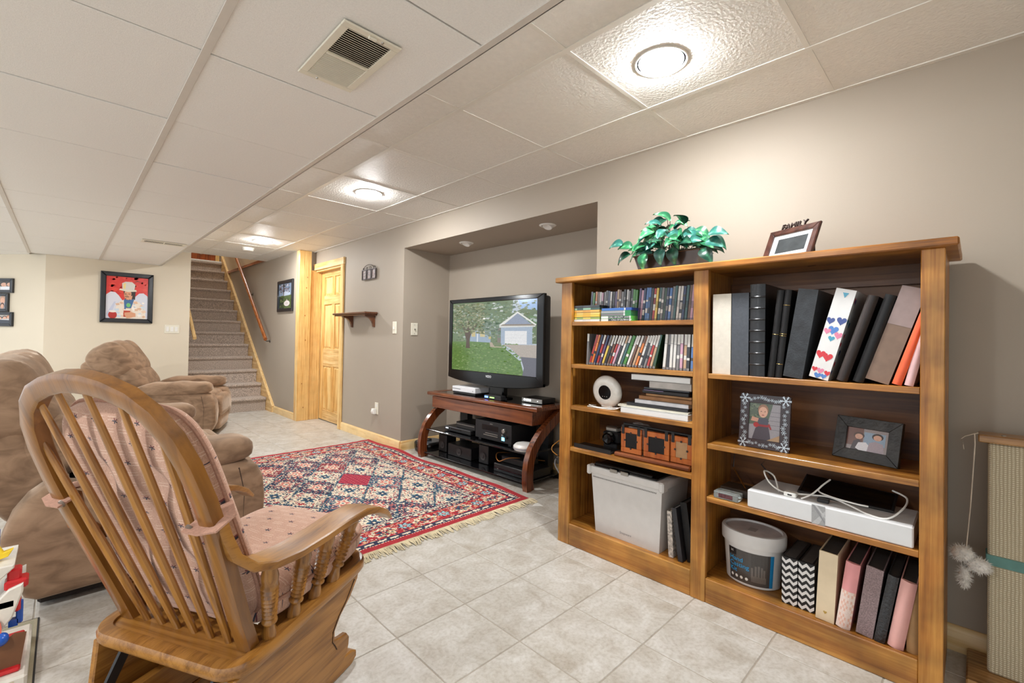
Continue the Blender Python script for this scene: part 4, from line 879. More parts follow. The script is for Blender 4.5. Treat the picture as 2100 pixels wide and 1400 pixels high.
for k, c in enumerate(row):
    base = pal[c]; b2 = mul(base, rd.uniform(.45, .8)); b3 = pal[rd.choice(['white', 'grey', 'black', c, c])]
    bands = [(.08, mul(base, .5)), (rd.uniform(.1, .25), base), (rd.uniform(.1, .2), b3), (.2, b2), (rd.uniform(.05, .12), b3), (1, base)]
    body = GNc if c == 'green' else (BLc if c == 'blue' else BKc)
    disc_case('upright disc case with %s spine, %s from the left in the upper row' % (c, ordinal(k+1)), 'disc cases in the upper row', yl-k*dy, LZ[0]+.0003, dy*.93, .150+rd.uniform(-.003, .008), .13, 5 if k > 20 else 3.5, 1.945+rd.uniform(-.003, .003), body, bands)
# second row: (colour, top band, lean, thickness)
row2 = [('grey', 'white', 2, 1), ('red', 'red', 17, 1.1), ('orange', 'orange', 17, 1), ('navy', 'navy', 18, 1), ('red', 'white', 18, 1), ('purple', 'navy', 19, 1), ('yellow', 'grey', 20, 1), ('black', 'white', 20, 1), ('brown', 'white', 20, 1), ('red', 'white', 21, 1), ('pink', 'white', 21, 1), ('black', 'white', 21, 1), ('white', 'tan', 21, 1), ('teal', 'white', 21, 1), ('green', 'green', 21, 1.3), ('white', 'white', 21, 1), ('brown', 'white', 20, 1), ('tan', 'white', 20, 1), ('orange', 'brown', 20, 1), ('white', 'white', 19, 1), ('black', 'white', 19, 1), ('grey', 'white', 18, 1), ('red', 'white', 17, 1), ('tan', 'white', 16, 1), ('dark green', 'teal', 13, 1), ('white', 'white', 5, 1), ('black', 'grey', 5, 1), ('white', 'white', 3, 1), ('white', 'white', 3, 1), ('grey', 'white', 3, 1), ('pink', 'white', 2, 1), ('tan', 'white', 2, 1), ('black', 'white', 2, 1), ('blue', 'white', 2, 1)]
y = 1.395; n_up = sum(1 for q in row2[1:] if q[2] <= 5); gap_up = .0156; y_up = .838+gap_up*n_up; gap = (1.395-y_up-.034)/sum(q[3] for q in row2 if q[2] > 5 or q is row2[0])
for k, (c, top, ln, tk) in enumerate(row2):
    base = pal[c]; body = GNc if 'green' in c else BKc
    bands = [(.07, pal['grey']), (rd.uniform(.2, .3), base), (rd.uniform(.06, .12), pal[rd.choice(['white', 'black', c])]), (.28, base), (.02, mul(base, .5)), (1, pal[top])]
    up_ = k > 0 and ln <= 5
    if up_ and row2[k-1][2] > 5: y = y_up
    gp = gap_up if up_ else gap*tk
    disc_case('game case with %s and %s spine, %s from the left in the second row' % (c, top if top != c else 'plain', ordinal(k+1)), 'game cases in the second row', y, LZ[1]+.0003, gp*(.9 if up_ or k == 0 else .84*math.cos(R(ln))), .156, .125, ln, 1.90+rd.uniform(-.003, .003), body, bands)
    y -= gp
# flat stacks on the upper left shelf
def flat_case(label, grp, y0, y1, z, th, xf, d, body, bands):
    g = G(); yy_ = y0
    L = y0-y1; acc = 0
    g.box(xf+.0006, xf+d, y1, y0, z, z+th, col=body)
    for fr, c in bands:
        a, b = y0-acc*L, y0-min(1, acc+fr)*L; acc += fr
        g.add([(xf, a, z+.0008), (xf, b, z+.0008), (xf, b, z+th-.0008), (xf, a, z+th-.0008)], [(0, 1, 2, 3)], 0, c)
    return solo('disc_case', g, DISC, label, 'disc case', grp, smooth=False)
ya, za = 1.461, LZ[0]+.0003
spec = [('white', rgb(220, 218, 214), rgb(210, 206, 200), 'bottom'), ('green-yellow', rgb(150, 170, 80), rgb(220, 200, 90), 'second from the bottom'), ('bright yellow', rgb(236, 190, 60), rgb(230, 170, 40), 'third from the bottom'), ('pale yellow', rgb(236, 200, 100), rgb(230, 180, 60), 'fourth from the bottom'), ('orange-yellow', rgb(222, 168, 70), rgb(214, 150, 60), 'fifth from the bottom'), ('dark green', rgb(40, 80, 70), rgb(150, 190, 160), 'second from the top'), ('black', rgb(28, 36, 40), rgb(60, 60, 66), 'topmost')]
for k, (nm, c1, c2, pos) in enumerate(spec):
    flat_case('disc case with %s spine lying flat, %s of the left stack' % (nm, pos), 'flat stack of disc cases at the left', ya, ya-.155, za+k*.0118, .0115, 1.884+.002*(k % 2), .125, mul(c1, .6), [(.1, c2), (.25, c1), (.3, c2), (.35, c1)])
spec = [('black spine lettered white', rgb(40, 42, 50), rgb(90, 190, 80), 'bottom'), ('black spine and white block', rgb(44, 46, 54), rgb(90, 190, 80), 'second'), ('grey spine', rgb(110, 108, 110), rgb(20, 120, 60), 'third'), ('pale grey spine', rgb(150, 150, 150), rgb(20, 120, 60), 'fourth'), ('blue', rgb(40, 100, 180), rgb(20, 70, 150), 'topmost')]
for k, (nm, c1, c2, pos) in enumerate(spec):
    yb = 1.297-.003*(k == 4)
    ob = flat_case('green game case with %s lying flat, %s of the right stack' % (nm, pos) if k < 4 else 'blue disc case lying flat, topmost of the right stack', 'flat stack of game cases', yb, yb-.165, za+k*.0128, .0125, 1.886, .12, c2, [(.25 if k < 2 else .06, rgb(215, 215, 210) if k < 2 else c1), (.7, c1), (.05, rgb(200, 200, 200))])
    if k < 2:
        WL = M('white_lettering', rgb(225, 225, 225), .5)
        text_part('lettering', 'CALL OF DUTY', .0115, frame((1.8858, yb-.045 if k == 1 else yb-.06, za+k*.0128+.0062), (0, -1, 0), (0, 0, 1)), WL, ob, align='LEFT', world=True)
        text_part('lettering', 'GHOSTS' if k else 'BLACK OPS', .008, frame((1.8858, yb-.145 if k == 1 else yb-.150, za+k*.0128+.0062), (0, -1, 0), (0, 0, 1)), WL, ob, align='CENTER', world=True)
# ------------------------------------------------------------ third left shelf: wake-up light, papers
Z3 = LZ[2]+.0003
t = thing('alarm_light', 'round white wake-up light alarm clock on the third left shelf', 'alarm clock', (1.95, 1.29, Z3))
FA = frame((1.935, 1.288, Z3+.0825), (0, -1, .0), (-.12, 0, 1))
part('lamp_dome', G().lathe([(.0001, -.03), (.05, -.03), (.072, -.022), (.08, -.008), (.081, .0), (.078, .01), (.066, .02), (.05, .024), (.036, .022), (.034, .018)], FA, n=44), M('milky_plastic', rgb(226, 222, 214), .15, coat=.6), t, world=True)
part('face', G().lathe([(.036, .019), (.035, .0235), (.0001, .025)], FA, n=32), GLOSSBLACK, t, world=True)
part('foot', G().box(1.925, 1.985, 1.255, 1.32, Z3, Z3+.02, bev=.008), WHITE, t, world=True)
for a in (-.012, 0, .012): part('button', G().lathe([(.003, .0235), (.0001, .0252)], FA @ Matrix.Translation((a, -.02, 0)), n=10), STEEL, t, world=True)
cord('coiled_cable', [(1.90, 1.38, Z3+.003), (1.89, 1.33, Z3+.004), (1.895, 1.26, Z3+.003), (1.91, 1.22, Z3+.006), (1.90, 1.19, Z3+.02), (1.91, 1.215, Z3+.012), (1.895, 1.3, Z3+.006), (1.905, 1.375, Z3+.01), (1.96, 1.37, Z3+.004)], .0022, WHITE, 'white power cord looped in front of the wake-up light', 'cord')
def slab(name, label, cat, x0, x1, y0, y1, z0, z1, mat, tilt=0, pages=None):
    t = thing(name, label, cat, ((x0+x1)/2, (y0+y1)/2, z0))
    part('cover', G().box(x0, x1, y0, y1, z0, z0+.002, bev=.0005).box(x0, x1, y0, y1, z1-.002, z1, bev=.0005).box(x0+.0, x0+.003, y0, y1, z0, z1), mat, t, world=True)
    part('pages', G().box(x0+.003, x1-.002, y0+.002, y1-.002, z0+.002, z1-.002), pages or PAGE, t, world=True); return t
M_WP = M('white_paper', rgb(222, 222, 220), .6, var=.02); M_BP = M('black_folder', rgb(44, 44, 48), .5); M_TB = M('tan_wood_board', rgb(150, 104, 62), .5, var=.15); M_GB = M('grey_board', rgb(178, 172, 166), .6)
slab('paper_box', 'white box file at the bottom of the paper stack', 'box file', 1.885, 2.15, .853, 1.178, Z3, Z3+.026, M_WP)
slab('folder', 'cream folder lying on the white box file', 'folder', 1.895, 2.15, .856, 1.20, Z3+.0262, Z3+.036, M('cream_card', rgb(220, 214, 196), .6))
slab('folder', 'black folder above the cream one in the stack', 'folder', 1.90, 2.15, .86, 1.155, Z3+.0362, Z3+.05, M_BP, pages=PAGED)
slab('notebook', 'white-edged notebook in the middle of the stack', 'notebook', 1.905, 2.14, .86, 1.115, Z3+.0502, Z3+.068, M('pale_cover', rgb(200, 198, 200), .5))
slab('board', 'brown wooden board in the stack, lower one', 'board', 1.915, 2.14, .85, 1.10, Z3+.0682, Z3+.086, M_TB, pages=M_TB)
slab('board', 'narrow tan wooden board in the stack, upper one', 'board', 1.925, 2.13, .855, 1.07, Z3+.0862, Z3+.098, M('light_tan_board', rgb(170, 124, 78), .5, var=.15), pages=M_TB)
t = thing('laptop', 'black laptop lying closed near the top of the stack', 'laptop', (2.03, .98, Z3+.0983))
part('base', G().box(1.915, 2.15, .862, 1.085, Z3+.0983, Z3+.116, bev=.003), BLACK, t, world=True); part('lid', G().box(1.92, 2.15, .862, 1.08, Z3+.1162, Z3+.126, bev=.003), M('laptop_lid', rgb(60, 62, 68), .25, coat=.4), t, world=True); part('trim', G().box(1.9145, 1.9155, .98, 1.075, Z3+.112, Z3+.114), M('violet_trim', rgb(150, 130, 170), .3), t, world=True)
slab('book', 'grey-edged book under the topmost white folder', 'book', 1.90, 2.12, .846, 1.04, Z3+.1263, Z3+.158, M_GB, pages=PAGE)
slab('folder', 'white folder on top of the paper stack', 'folder', 1.888, 2.13, .846, 1.125, Z3+.1583, Z3+.184, M_WP)
# ------------------------------------------------------------ fourth left shelf: camera things, triple frame seen from behind
Z4 = LZ[3]+.0003
t = thing('camera', 'black camera with silver top and strap on the fourth left shelf', 'camera', (2.02, 1.30, Z4))
part('body', G().box(1.99, 2.05, 1.25, 1.35, Z4+.03, Z4+.085, bev=.008), BLACK, t, world=True); part('top_plate', G().box(1.995, 2.045, 1.265, 1.335, Z4+.085, Z4+.11, bev=.006), STEEL, t, world=True)
part('lens', G().lathe([(.03, 0), (.03, .03), (.026, .035), (.022, .03), (.0001, .026)], frame((1.99, 1.3, Z4+.055), (0, -1, 0), (0, 0, 1)), n=24), GLOSSBLACK, t, world=True); part('base', G().box(1.985, 2.055, 1.26, 1.34, Z4, Z4+.03, bev=.004), BLACK, t, world=True)
solo('tray', G().box(1.89, 1.975, 1.23, 1.45, Z4, Z4+.012, bev=.004).box(1.885, 1.89, 1.23, 1.45, Z4, Z4+.02), BLACK, 'flat black tray at the left of the fourth shelf', 'tray')
part_plastic = M('clear_plastic_bag', (.9, .9, .9), .15, alpha=.25, var=.05)
t = thing('plastic_bag', 'crumpled clear plastic bag behind the camera', 'bag', (2.1, 1.2, Z4))
part('film', G().soft((2.105, 1.20, Z4+.065), (.05, .07, .064), .8, .8, 22, 12, fn=lambda p, q: q*(1+.14*math.sin(p.x*9+p.z*7)*math.cos(p.y*11))), part_plastic, t, world=True)
TF = WOOD('reddish_frame_wood', rgb(130, 56, 16), rgb(178, 86, 30), rgb(200, 110, 46), axis=2, rough=.35, coat=.3, mottle=.15)
t = thing('triple_photo_frame', 'three hinged wooden photo frames seen from behind on a plinth', 'photo frame', (1.94, 1.03, Z4))
part('plinth', G().box(1.886, 1.96, .843, 1.215, Z4, Z4+.02, bev=.006), CH, t, world=True)
part('hanging_bar', G().tube([(1.945, 1.195, Z4+.148), (1.945, .845, Z4+.142)], .007, 8), BLACK, t, world=True)
for k, (a, b, pm) in enumerate(((1.19, 1.083, C_BK), (1.074, .949, C_BK), (.945, .846, M('kraft_board', rgb(178, 140, 100), .7)))):
    x = 1.91+.004*k; z0, z1 = Z4+.021, Z4+.138; w = a-b; bw = .024
    fr = G()
    fr.box(x, x+.014, b, a, z0, z0+bw, bev=.002).box(x, x+.014, b, a, z1-bw, z1, bev=.002).box(x, x+.014, b, b+bw, z0+bw, z1-bw, bev=.002).box(x, x+.014, a-bw, a, z0+bw, z1-bw, bev=.002)
    f = part('frame', fr, TF, t, world=True)
    part('backing', G().box(x+.003, x+.010, b+bw, a-bw, z0+bw, z1-bw), pm, f, world=True)
    for (yy_, zz_) in ((a-bw+.002, (z0+z1)/2), (b+bw-.002, (z0+z1)/2), ((a+b)/2, z0+bw-.002), ((a+b)/2, z1-bw+.002)): part('turn_button', G().box(x-.003, x, yy_-.004, yy_+.004, zz_-.004, zz_+.004, bev=.001), IRON, f, world=True)
    for yy_ in (a-.012, b+.012): part('hinge', G().box(x-.002, x, yy_-.007, yy_+.007, z1-.03, z1+.012), BLACK, f, world=True)
# ------------------------------------------------------------ bottom left: file box and folders
t = thing('file_box', 'large pale plastic file box with black lid handle', 'file box', (2.03, 1.17, LB))
FRO = M('frosted_plastic', rgb(206, 202, 198), .35, var=.03, coat=.1); CLR = M('translucent_side', rgb(150, 150, 152), .25, alpha=.7)
zb = LB+.0003
g = G(); A = [(1.925, 1.337), (1.925, .995), (2.17, .995), (2.17, 1.337)]; B = [(1.912, 1.357), (1.912, .978), (2.175, .978), (2.175, 1.357)]
g.add([(x, y, zb) for x, y in A]+[(x, y, zb+.29) for x, y in B], [(0, 3, 2, 1), (4, 5, 6, 7), (0, 1, 5, 4), (2, 3, 7, 6), (3, 0, 4, 7), (1, 2, 6, 5)])
part('body', g, FRO, t, world=True)
part('rim', G().box(1.90, 2.18, .966, 1.372, zb+.29, zb+.325, bev=.007, seg=2), FRO, t, world=True)
for y_ in (.962, 1.352): part('rim_corner', G().box(1.892, 1.94, y_, y_+.024, zb+.282, zb+.328, bev=.006), FRO, t, world=True)
part('lid', G().box(1.905, 2.175, 1.0, 1.34, zb+.325, zb+.338, bev=.004), GLOSSBLACK, t, world=True)
part('handle', G().box(1.898, 1.925, 1.02, 1.33, zb+.338, zb+.350, bev=.004), GLOSSBLACK, t, world=True)
part('clasp', G().box(1.893, 1.9, 1.20, 1.24, zb+.318, zb+.335, bev=.002).box(1.893, 1.9, 1.14, 1.18, zb+.318, zb+.335, bev=.002), STEEL, t, world=True)
dots = G()
for k in range(46):
    y_ = 1.345-k*.0075; dots.box(1.9115, 1.9125, y_-.0012, y_+.0012, zb+.268, zb+.274)
part('perforation', dots, PAGED, t, world=True)
BLT = M('grey_print', rgb(110, 110, 112), .5)
FB_ = frame((1.9225, 1.166, zb+.035), (0, -1, 0), (-.045, 0, 1))
text_part('logo', 'Snapware', .016, FB_, BLT, t, world=True)
def lean_slab(name, label, y0, th, h, d, lean, mat, pages, xf=1.935):
    return book(name, label, 'folder', y0, LB+.0003, th, h, lean, xf, d, mat, pages)
book('notebook', 'spiral notebook with spotted edge leaning on the file box', 'notebook', .955, LB+.0003, .022, .2, -3, 1.935, .2, M('spotted_cover', rgb(180, 170, 160), .6, var=.7, scale=90), PAGE)
book('folder', 'black-covered folder with white pages leaning left in the bottom bay', 'folder', .905, LB+.0003, .02, .225, -8.5, 1.925, .22, M_BP, M_WP)
book('folder', 'large black folder leaning left, last in the bottom bay', 'folder', .876, LB+.0003, .03, .25, -8.5, 1.95, .22, C_BK, PAGED)
# ------------------------------------------------------------ right bay: photo frames
Z2 = RZ[1]+.0003
def easel_frame(name, label, x, y0, y1, z, h, bw, tilt, yaw, mat, depth=.014, strut=True):
    """free-standing photo frame; returns the root and the frame of its front face"""
    t = thing(name, label, 'photo frame', (x, (y0+y1)/2, z))
    a = R(tilt); u = Vector((math.sin(R(yaw)), -math.cos(R(yaw)), 0)); n_ = Vector((-math.cos(R(yaw)), -math.sin(R(yaw)), 0))
    v = Vector((0, 0, 1))*math.cos(a)-n_*math.sin(a)
    W = y0-y1; o = Vector((x, (y0+y1)/2, z))-u*W/2+n_*depth*0
    F = frame(o+Vector((0, 0, depth*math.sin(a)*0)), u, v); F = F @ Matrix.Translation((0, 0, -depth))
    return t, F, W
SNOW = M('rose_glass_frame', rgb(46, 28, 30), .25, coat=.2, var=.1)
t, F, W = easel_frame('framed_photo', 'snowflake-studded glass photo frame with a toddler picture', 1.935, .668, .489, Z2+.001, .208, .03, 7, 0, SNOW)
H = .208; rect_frame(t, F, W, H, .034, .014, SNOW, bev=.001)
part('back', G().prism([(.03, .03), (W-.03, .03), (W-.03, H-.03), (.03, H-.03)], F, .006), BLACK, t, world=True)
part('strut', G().add([F @ Vector(p) for p in [(W*.4, .1, 0), (W*.6, .1, 0), (W*.6, .0, -.05), (W*.4, .0, -.05), (W*.4, .1, -.003), (W*.6, .1, -.003), (W*.6, .0, -.053), (W*.4, .0, -.053)]], [(0, 1, 2, 3), (4, 7, 6, 5), (0, 4, 5, 1), (1, 5, 6, 2), (2, 6, 7, 3), (3, 7, 4, 0)]), BLACK, t, world=True)
sh = [((.62, .6, .62), [(0, 0), (1, 0), (1, 1), (0, 1)]), ((.35, .4, .33), [(0, .4), (.6, .45), (.75, 1), (0, 1)])]+noise_patch(0, .6, .5, 1, 40, [(.3, .36, .28), (.45, .5, .4), (.25, .3, .24)], .07)
sh += [((.45, .44, .46), [(.65, z), (1, z), (1, z+.012), (.65, z+.012)]) for z in (.3, .42, .54, .66, .78)]
sh += [((.28, .24, .28), [(.12, 0), (.22, .3), (.34, .42), (.62, .42), (.68, .2), (.72, 0)]), ((.3, .3, .36), [(.3, .38), (.3, .6), (.6, .6), (.64, .4)]), ((.6, .12, .14), [(.28, .36), (.62, .36), (.62, .42), (.28, .42)]), ((.62, .14, .16), [(.6, .42), (.7, .3), (.74, .32), (.66, .46)]), ((.84, .62, .52), [(.06, .5), (.28, .48), (.32, .58), (.1, .62)]), ((.7, .12, .12), ell(.24, .4, .09, .07)), ((.62, .45, .34), ell(.45, .82, .17, .16)), ((.88, .68, .58), ell(.45, .76, .145, .15)), ((.3, .2, .18), ell(.39, .78, .02, .012, 8)), ((.3, .2, .18), ell(.51, .78, .02, .012, 8)), ((.7, .35, .33), ell(.45, .68, .045, .014, 8)), ((.72, .58, .42), [(.6, 0), (1, .18), (1, 0)])]
part('photo', picture(F @ Matrix.Translation((.034, .034, .008)), W-.068, H-.068, sh, step=.00008), PRG, t, world=True, smooth=False)
FLK = M('silver_snow', rgb(200, 208, 214), .25, metal=.5)
def flake(cx, cy, r):
    g = G()
    for k in range(6):
        a = R(60*k); d_ = Vector((math.cos(a), math.sin(a), 0)); nn = Vector((-math.sin(a), math.cos(a), 0)); w = r*.07
        g.add([F @ (Vector((cx, cy, .0145))+p) for p in (-nn*w, d_*r-nn*w, d_*r+nn*w, nn*w)], [(0, 1, 2, 3)])
        for q in (.55, .8):
            for s_ in (-1, 1):
                e_ = (d_+nn*s_).normalized()*r*.28; b0 = d_*r*q
                g.add([F @ (Vector((cx, cy, .0147))+p) for p in (b0-nn*w*.7, b0+e_-nn*w*.7, b0+e_+nn*w*.7, b0+nn*w*.7)], [(0, 1, 2, 3)])
    g.open = True; return g
rf = random.Random(5)
for cx, cy in ((.017, .017), (W-.017, .017), (.017, H-.017), (W-.017, H-.017)): part('snowflake', flake(cx, cy, .019), FLK, t, world=True, smooth=False)
for k in range(9):
    for cx in (.017, W-.017): part('snowflake', flake(cx+rf.uniform(-.006, .006), .04+k*.016, rf.uniform(.006, .009)), FLK, t, world=True, smooth=False)
    for cy in (.017, H-.017): part('snowflake', flake(.04+k*.0125, cy+rf.uniform(-.006, .006), rf.uniform(.005, .008)), FLK, t, world=True, smooth=False)
CARV = M('carved_black_wood', rgb(44, 41, 38), .42, var=.6, scale=26, bump=1, bscale=34)
t, F, W = easel_frame('framed_photo', 'carved black photo frame with a picture of two people', 2.01, .378, .178, Z2+.001, .15, .03, 15, -16, CARV)
H = .152; rect_frame(t, F, W, H, .037, .016, CARV, bev=.0012)
part('back', G().prism([(.03, .03), (W-.03, .03), (W-.03, H-.03), (.03, H-.03)], F, .006), BLACK, t, world=True)
part('strut', G().add([F @ Vector(p) for p in [(W*.4, .1, 0), (W*.6, .1, 0), (W*.6, .0, -.05), (W*.4, .0, -.05), (W*.4, .1, -.003), (W*.6, .1, -.003), (W*.6, .0, -.053), (W*.4, .0, -.053)]], [(0, 1, 2, 3), (4, 7, 6, 5), (0, 4, 5, 1), (1, 5, 6, 2), (2, 6, 7, 3), (3, 7, 4, 0)]), BLACK, t, world=True)
sh = [((.6, .55, .54), [(0, 0), (1, 0), (1, 1), (0, 1)]), ((.45, .3, .26), [(0, .2), (.4, .2), (.4, 1), (0, 1)]), ((.56, .64, .72), [(.42, .3), (.92, .3), (.92, .85), (.42, .85)]), ((.25, .2, .22), [(.12, 0), (.18, .4), (.3, .5), (.42, .3), (.5, 0)]), ((.9, .89, .9), [(.24, .1), (.3, .36), (.48, .4), (.66, .1), (.6, 0), (.35, 0)]), ((.66, .6, .63), [(.52, 0), (.56, .4), (.7, .5), (.88, .42), (.92, 0)])]+face(.3, .62, .12, (.3, .2, .16))+face(.74, .66, .12, (.22, .17, .15))
part('photo', picture(F @ Matrix.Translation((.036, .036, .008)), W-.072, H-.072, sh, step=.00008), PRG, t, world=True, smooth=False)
# third right shelf
Z3r = RZ[2]+.0003
t = thing('glass_paperweight', 'small clear glass block with a picture inside, at the shelf edge', 'paperweight', (1.905, .695, Z3r))
GL = M('clear_glass', (.85, .93, .92), .05, trans=.8, var=.02)
part('block', G().box(1.882, 1.935, .648, .742, Z3r, Z3r+.028, bev=.003), GL, t, world=True)
part('inset', G().box(1.8813, 1.8818, .668, .722, Z3r+.006, Z3r+.022), M('inset_print', rgb(90, 50, 56), .4, var=.5, scale=90), t, world=True)
t = thing('wire_easel', 'folding dark wire easel behind the glass block', 'easel', (2.03, .65, Z3r))
part('wire_frame', G().tube([(2.06, .73, Z3r+.09), (2.08, .73, Z3r+.165), (2.08, .60, Z3r+.155), (2.06, .62, Z3r+.125), (2.1, .53, Z3r+.004)], .003, 6), IRON, t, world=True)
part('wire_frame', G().tube([(2.06, .73, Z3r+.09), (2.0, .66, Z3r+.03), (1.98, .66, Z3r+.004), (2.0, .60, Z3r+.004)], .003, 6), M('brass_wire', rgb(150, 104, 50), .35, metal=.8), t, world=True)
solo('dark_box', G().box(1.96, 2.05, .63, .745, Z3r, Z3r+.03, bev=.002), M('dark_case', rgb(60, 46, 36), .5), 'small dark box behind the glass block', 'box')
t = thing('white_box', 'long flat white cardboard box on the third right shelf', 'box', (2.0, .37, Z3r))
part('carton', G().box(1.875, 2.08, .134, .612, Z3r, Z3r+.066, bev=.004), M('white_carton', rgb(214, 214, 214), .5, var=.02), t, world=True)
gst = picture(frame((1.8748, .402, Z3r), (0, -1, 0), (0, 0, 1)), .04, .066, [((.62, .62, .62), [(0, 0), (1, 0), (1, 1), (0, 1)]), ((.72, .72, .72), [(0, .0), (.5, .0), (1, .6), (1, .8)]), ((.55, .55, .56), [(0, 1), (.3, 1), (1, .2), (1, .1)]), ((.75, .75, .75), [(.2, 1), (.4, 1), (1, .5), (1, .4)])])
part('seal', gst, PR, t, world=True, smooth=False)
t = thing('tablet', 'black tablet lying slanted on the white box', 'tablet', (2.0, .34, Z3r+.066))
FT_ = frame((1.975, .47, Z3r+.0675), (0, -1, -.0), (1, 0, .28))
part('slab', G().prism([(0, 0), (.28, 0), (.28, .12), (.0, .14)], FT_, .007, bev=.002), BLACK, t, world=True); part('glass', G().prism([(.008, .008), (.272, .008), (.272, .112), (.008, .13)], FT_ @ Matrix.Translation((0, 0, .0071)), .0006), BG, t, world=True)
solo('cable_clip', G().box(1.915, 1.935, .36, .395, Z3r+.0665, Z3r+.08, bev=.002), BLACK, 'tiny black clip on the white box', 'clip')
zt = Z3r+.069
cord('charging_cable', [(1.93, .52, zt), (1.98, .55, zt+.04), (1.93, .57, zt+.065), (1.91, .545, zt+.03), (1.92, .50, zt+.004), (1.93, .42, zt+.012), (1.94, .36, zt+.016), (1.92, .30, zt+.008), (1.90, .25, zt-.001), (1.895, .20, zt), (1.93, .165, zt+.03), (2.0, .16, zt+.05), (2.03, .2, zt+.06)], .003, WHITE, 'white charging cable coiled on the long white box')
cord('charging_cable', [(1.90, .44, zt), (1.92, .41, zt+.02), (1.96, .385, zt+.05), (1.99, .37, zt+.065), (1.96, .40, zt+.028), (1.93, .36, zt+.022), (1.915, .29, zt+.02), (1.915, .25, zt+.02)], .0028, WHITE, 'second white cable with a small metal tip, on the white box')
t = thing('usb_charger', 'small white charger plug on the white box', 'charger', (1.91, .475, Z3r+.066)); part('body', G().box(1.895, 1.925, .455, .495, Z3r+.0665, Z3r+.083, bev=.003), WHITE, t, world=True); part('port', G().box(1.8945, 1.896, .468, .482, Z3r+.072, Z3r+.077), BLACK, t, world=True)
# tub
t = thing('plastic_tub', 'oval white plastic tub of a hand casting kit', 'tub', (2.0, .632, RB))
To = Matrix.Translation((2.02, .634, RB+.0003)); sx_, sy_ = .85, 1.06
part('bucket', G().lathe([(.088, 0), (.093, .004), (.103, .15), (.103, .175)], To, n=48, sx=sx_, sy=sy_), FRO, t, world=True)
part('lid', G().lathe([(.104, .155), (.112, .157), (.113, .20), (.11, .207), (.1, .208), (.097, .2), (.0001, .198)], To, n=48, sx=sx_, sy=sy_), FRO, t, world=True)
lb = G(); lb.open = True
def tubp(a, z, k=1.012): 
    r = (.093+.010*(z/.15))*k; return To @ Vector((r*sx_*math.cos(R(a)), r*sy_*math.sin(R(a)), z))
def lab(a0, a1, z0, z1, c, k):
    n = max(2, int(abs(a1-a0)/6))
    for i in range(n):
        p, q = a0+(a1-a0)*i/n, a0+(a1-a0)*(i+1)/n
        lb.add([tubp(p, z0, k), tubp(q, z0, k), tubp(q, z1, k), tubp(p, z1, k)], [(0, 1, 2, 3)], 0, c)
lab(140, 228, .012, .138, rgb(66, 62, 60), 1.012); lab(228, 236, .012, .138, rgb(30, 120, 170), 1.012); lab(141, 160, .112, .136, rgb(28, 28, 30), 1.014)
for i, a in enumerate((190, 197, 203, 209, 214)): lab(a, a+4, .045, .075+.018*math.sin((i+.6)/5*3.1), rgb(104, 98, 94), 1.014)
lab(190, 220, .026, .05, rgb(98, 92, 88), 1.014)
part('label', lb, PRG, t, world=True)
def curved_text(txt, size, a, z, mat, name='lettering'):
    me = text_mesh(txt, size, 0, 'LEFT'); root = t.location
    for v in me.vertices:
        ang = a+math.degrees(v.co.x/.095); p = tubp(ang, z+v.co.y, 1.02); v.co = p-root
    me.materials.clear(); me.materials.append(mat)
    for p in me.polygons: p.material_index = 0
    link(name, me, t)
CY = M('cyan_print', rgb(40, 160, 220), .5); WP = M('white_print', rgb(225, 222, 216), .5)
curved_text('Hand', .024, 143, .098, CY); curved_text('Casting', .024, 143, .076, CY); curved_text('Kit', .024, 143, .054, CY); curved_text('H', .014, 147, .126, WP)
for k in range(4):
    ic = G(); ic.open = True
    ic.add([tubp(148+k*11+3.2*math.cos(R(q)), .03+.006*math.sin(R(q)), 1.016) for q in range(0, 360, 30)], [tuple(range(12))]); part('icon', ic, WP, t, world=True)
part('lid_inset', G().lathe([(.0955, .1985), (.0955, .2012), (.0001, .2013)], To, n=40, sx=sx_, sy=sy_), M('smoky_lid', rgb(196, 186, 182), .4), t, world=True)
part('lid_mark', G().box(1.995, 2.035, .62, .65, RB+.2017, RB+.2022), M('lid_grey', rgb(170, 162, 158), .4), t, world=True)
# ------------------------------------------------------------ on top of the bookcase
ZT = 1.3692
t = thing('planter', 'variegated green plant in a dark oblong metal planter', 'plant', (2.0, 1.0, ZT))
PLM = M('bronzed_planter', rgb(74, 62, 56), .25, metal=.5, coat=.3)
g = G(); A = [(1.955, 1.13), (1.955, .85), (2.07, .85), (2.07, 1.13)]; B = [(1.945, 1.155), (1.945, .84), (2.085, .84), (2.085, 1.155)]
g.add([(x, y, ZT) for x, y in A]+[(x, y, ZT+.08) for x, y in B], [(0, 3, 2, 1), (0, 1, 5, 4), (1, 2, 6, 5), (2, 3, 7, 6), (3, 0, 4, 7), (4, 5, 6, 7)])
part('pot', g, PLM, t, world=True)
part('rim', G().box(1.94, 2.09, .835, 1.16, ZT+.078, ZT+.084, bev=.002), PLM, t, world=True)
part('soil', G().box(1.95, 2.08, .85, 1.145, ZT+.084, ZT+.088), M('moss', rgb(50, 56, 40), .9), t, world=True)
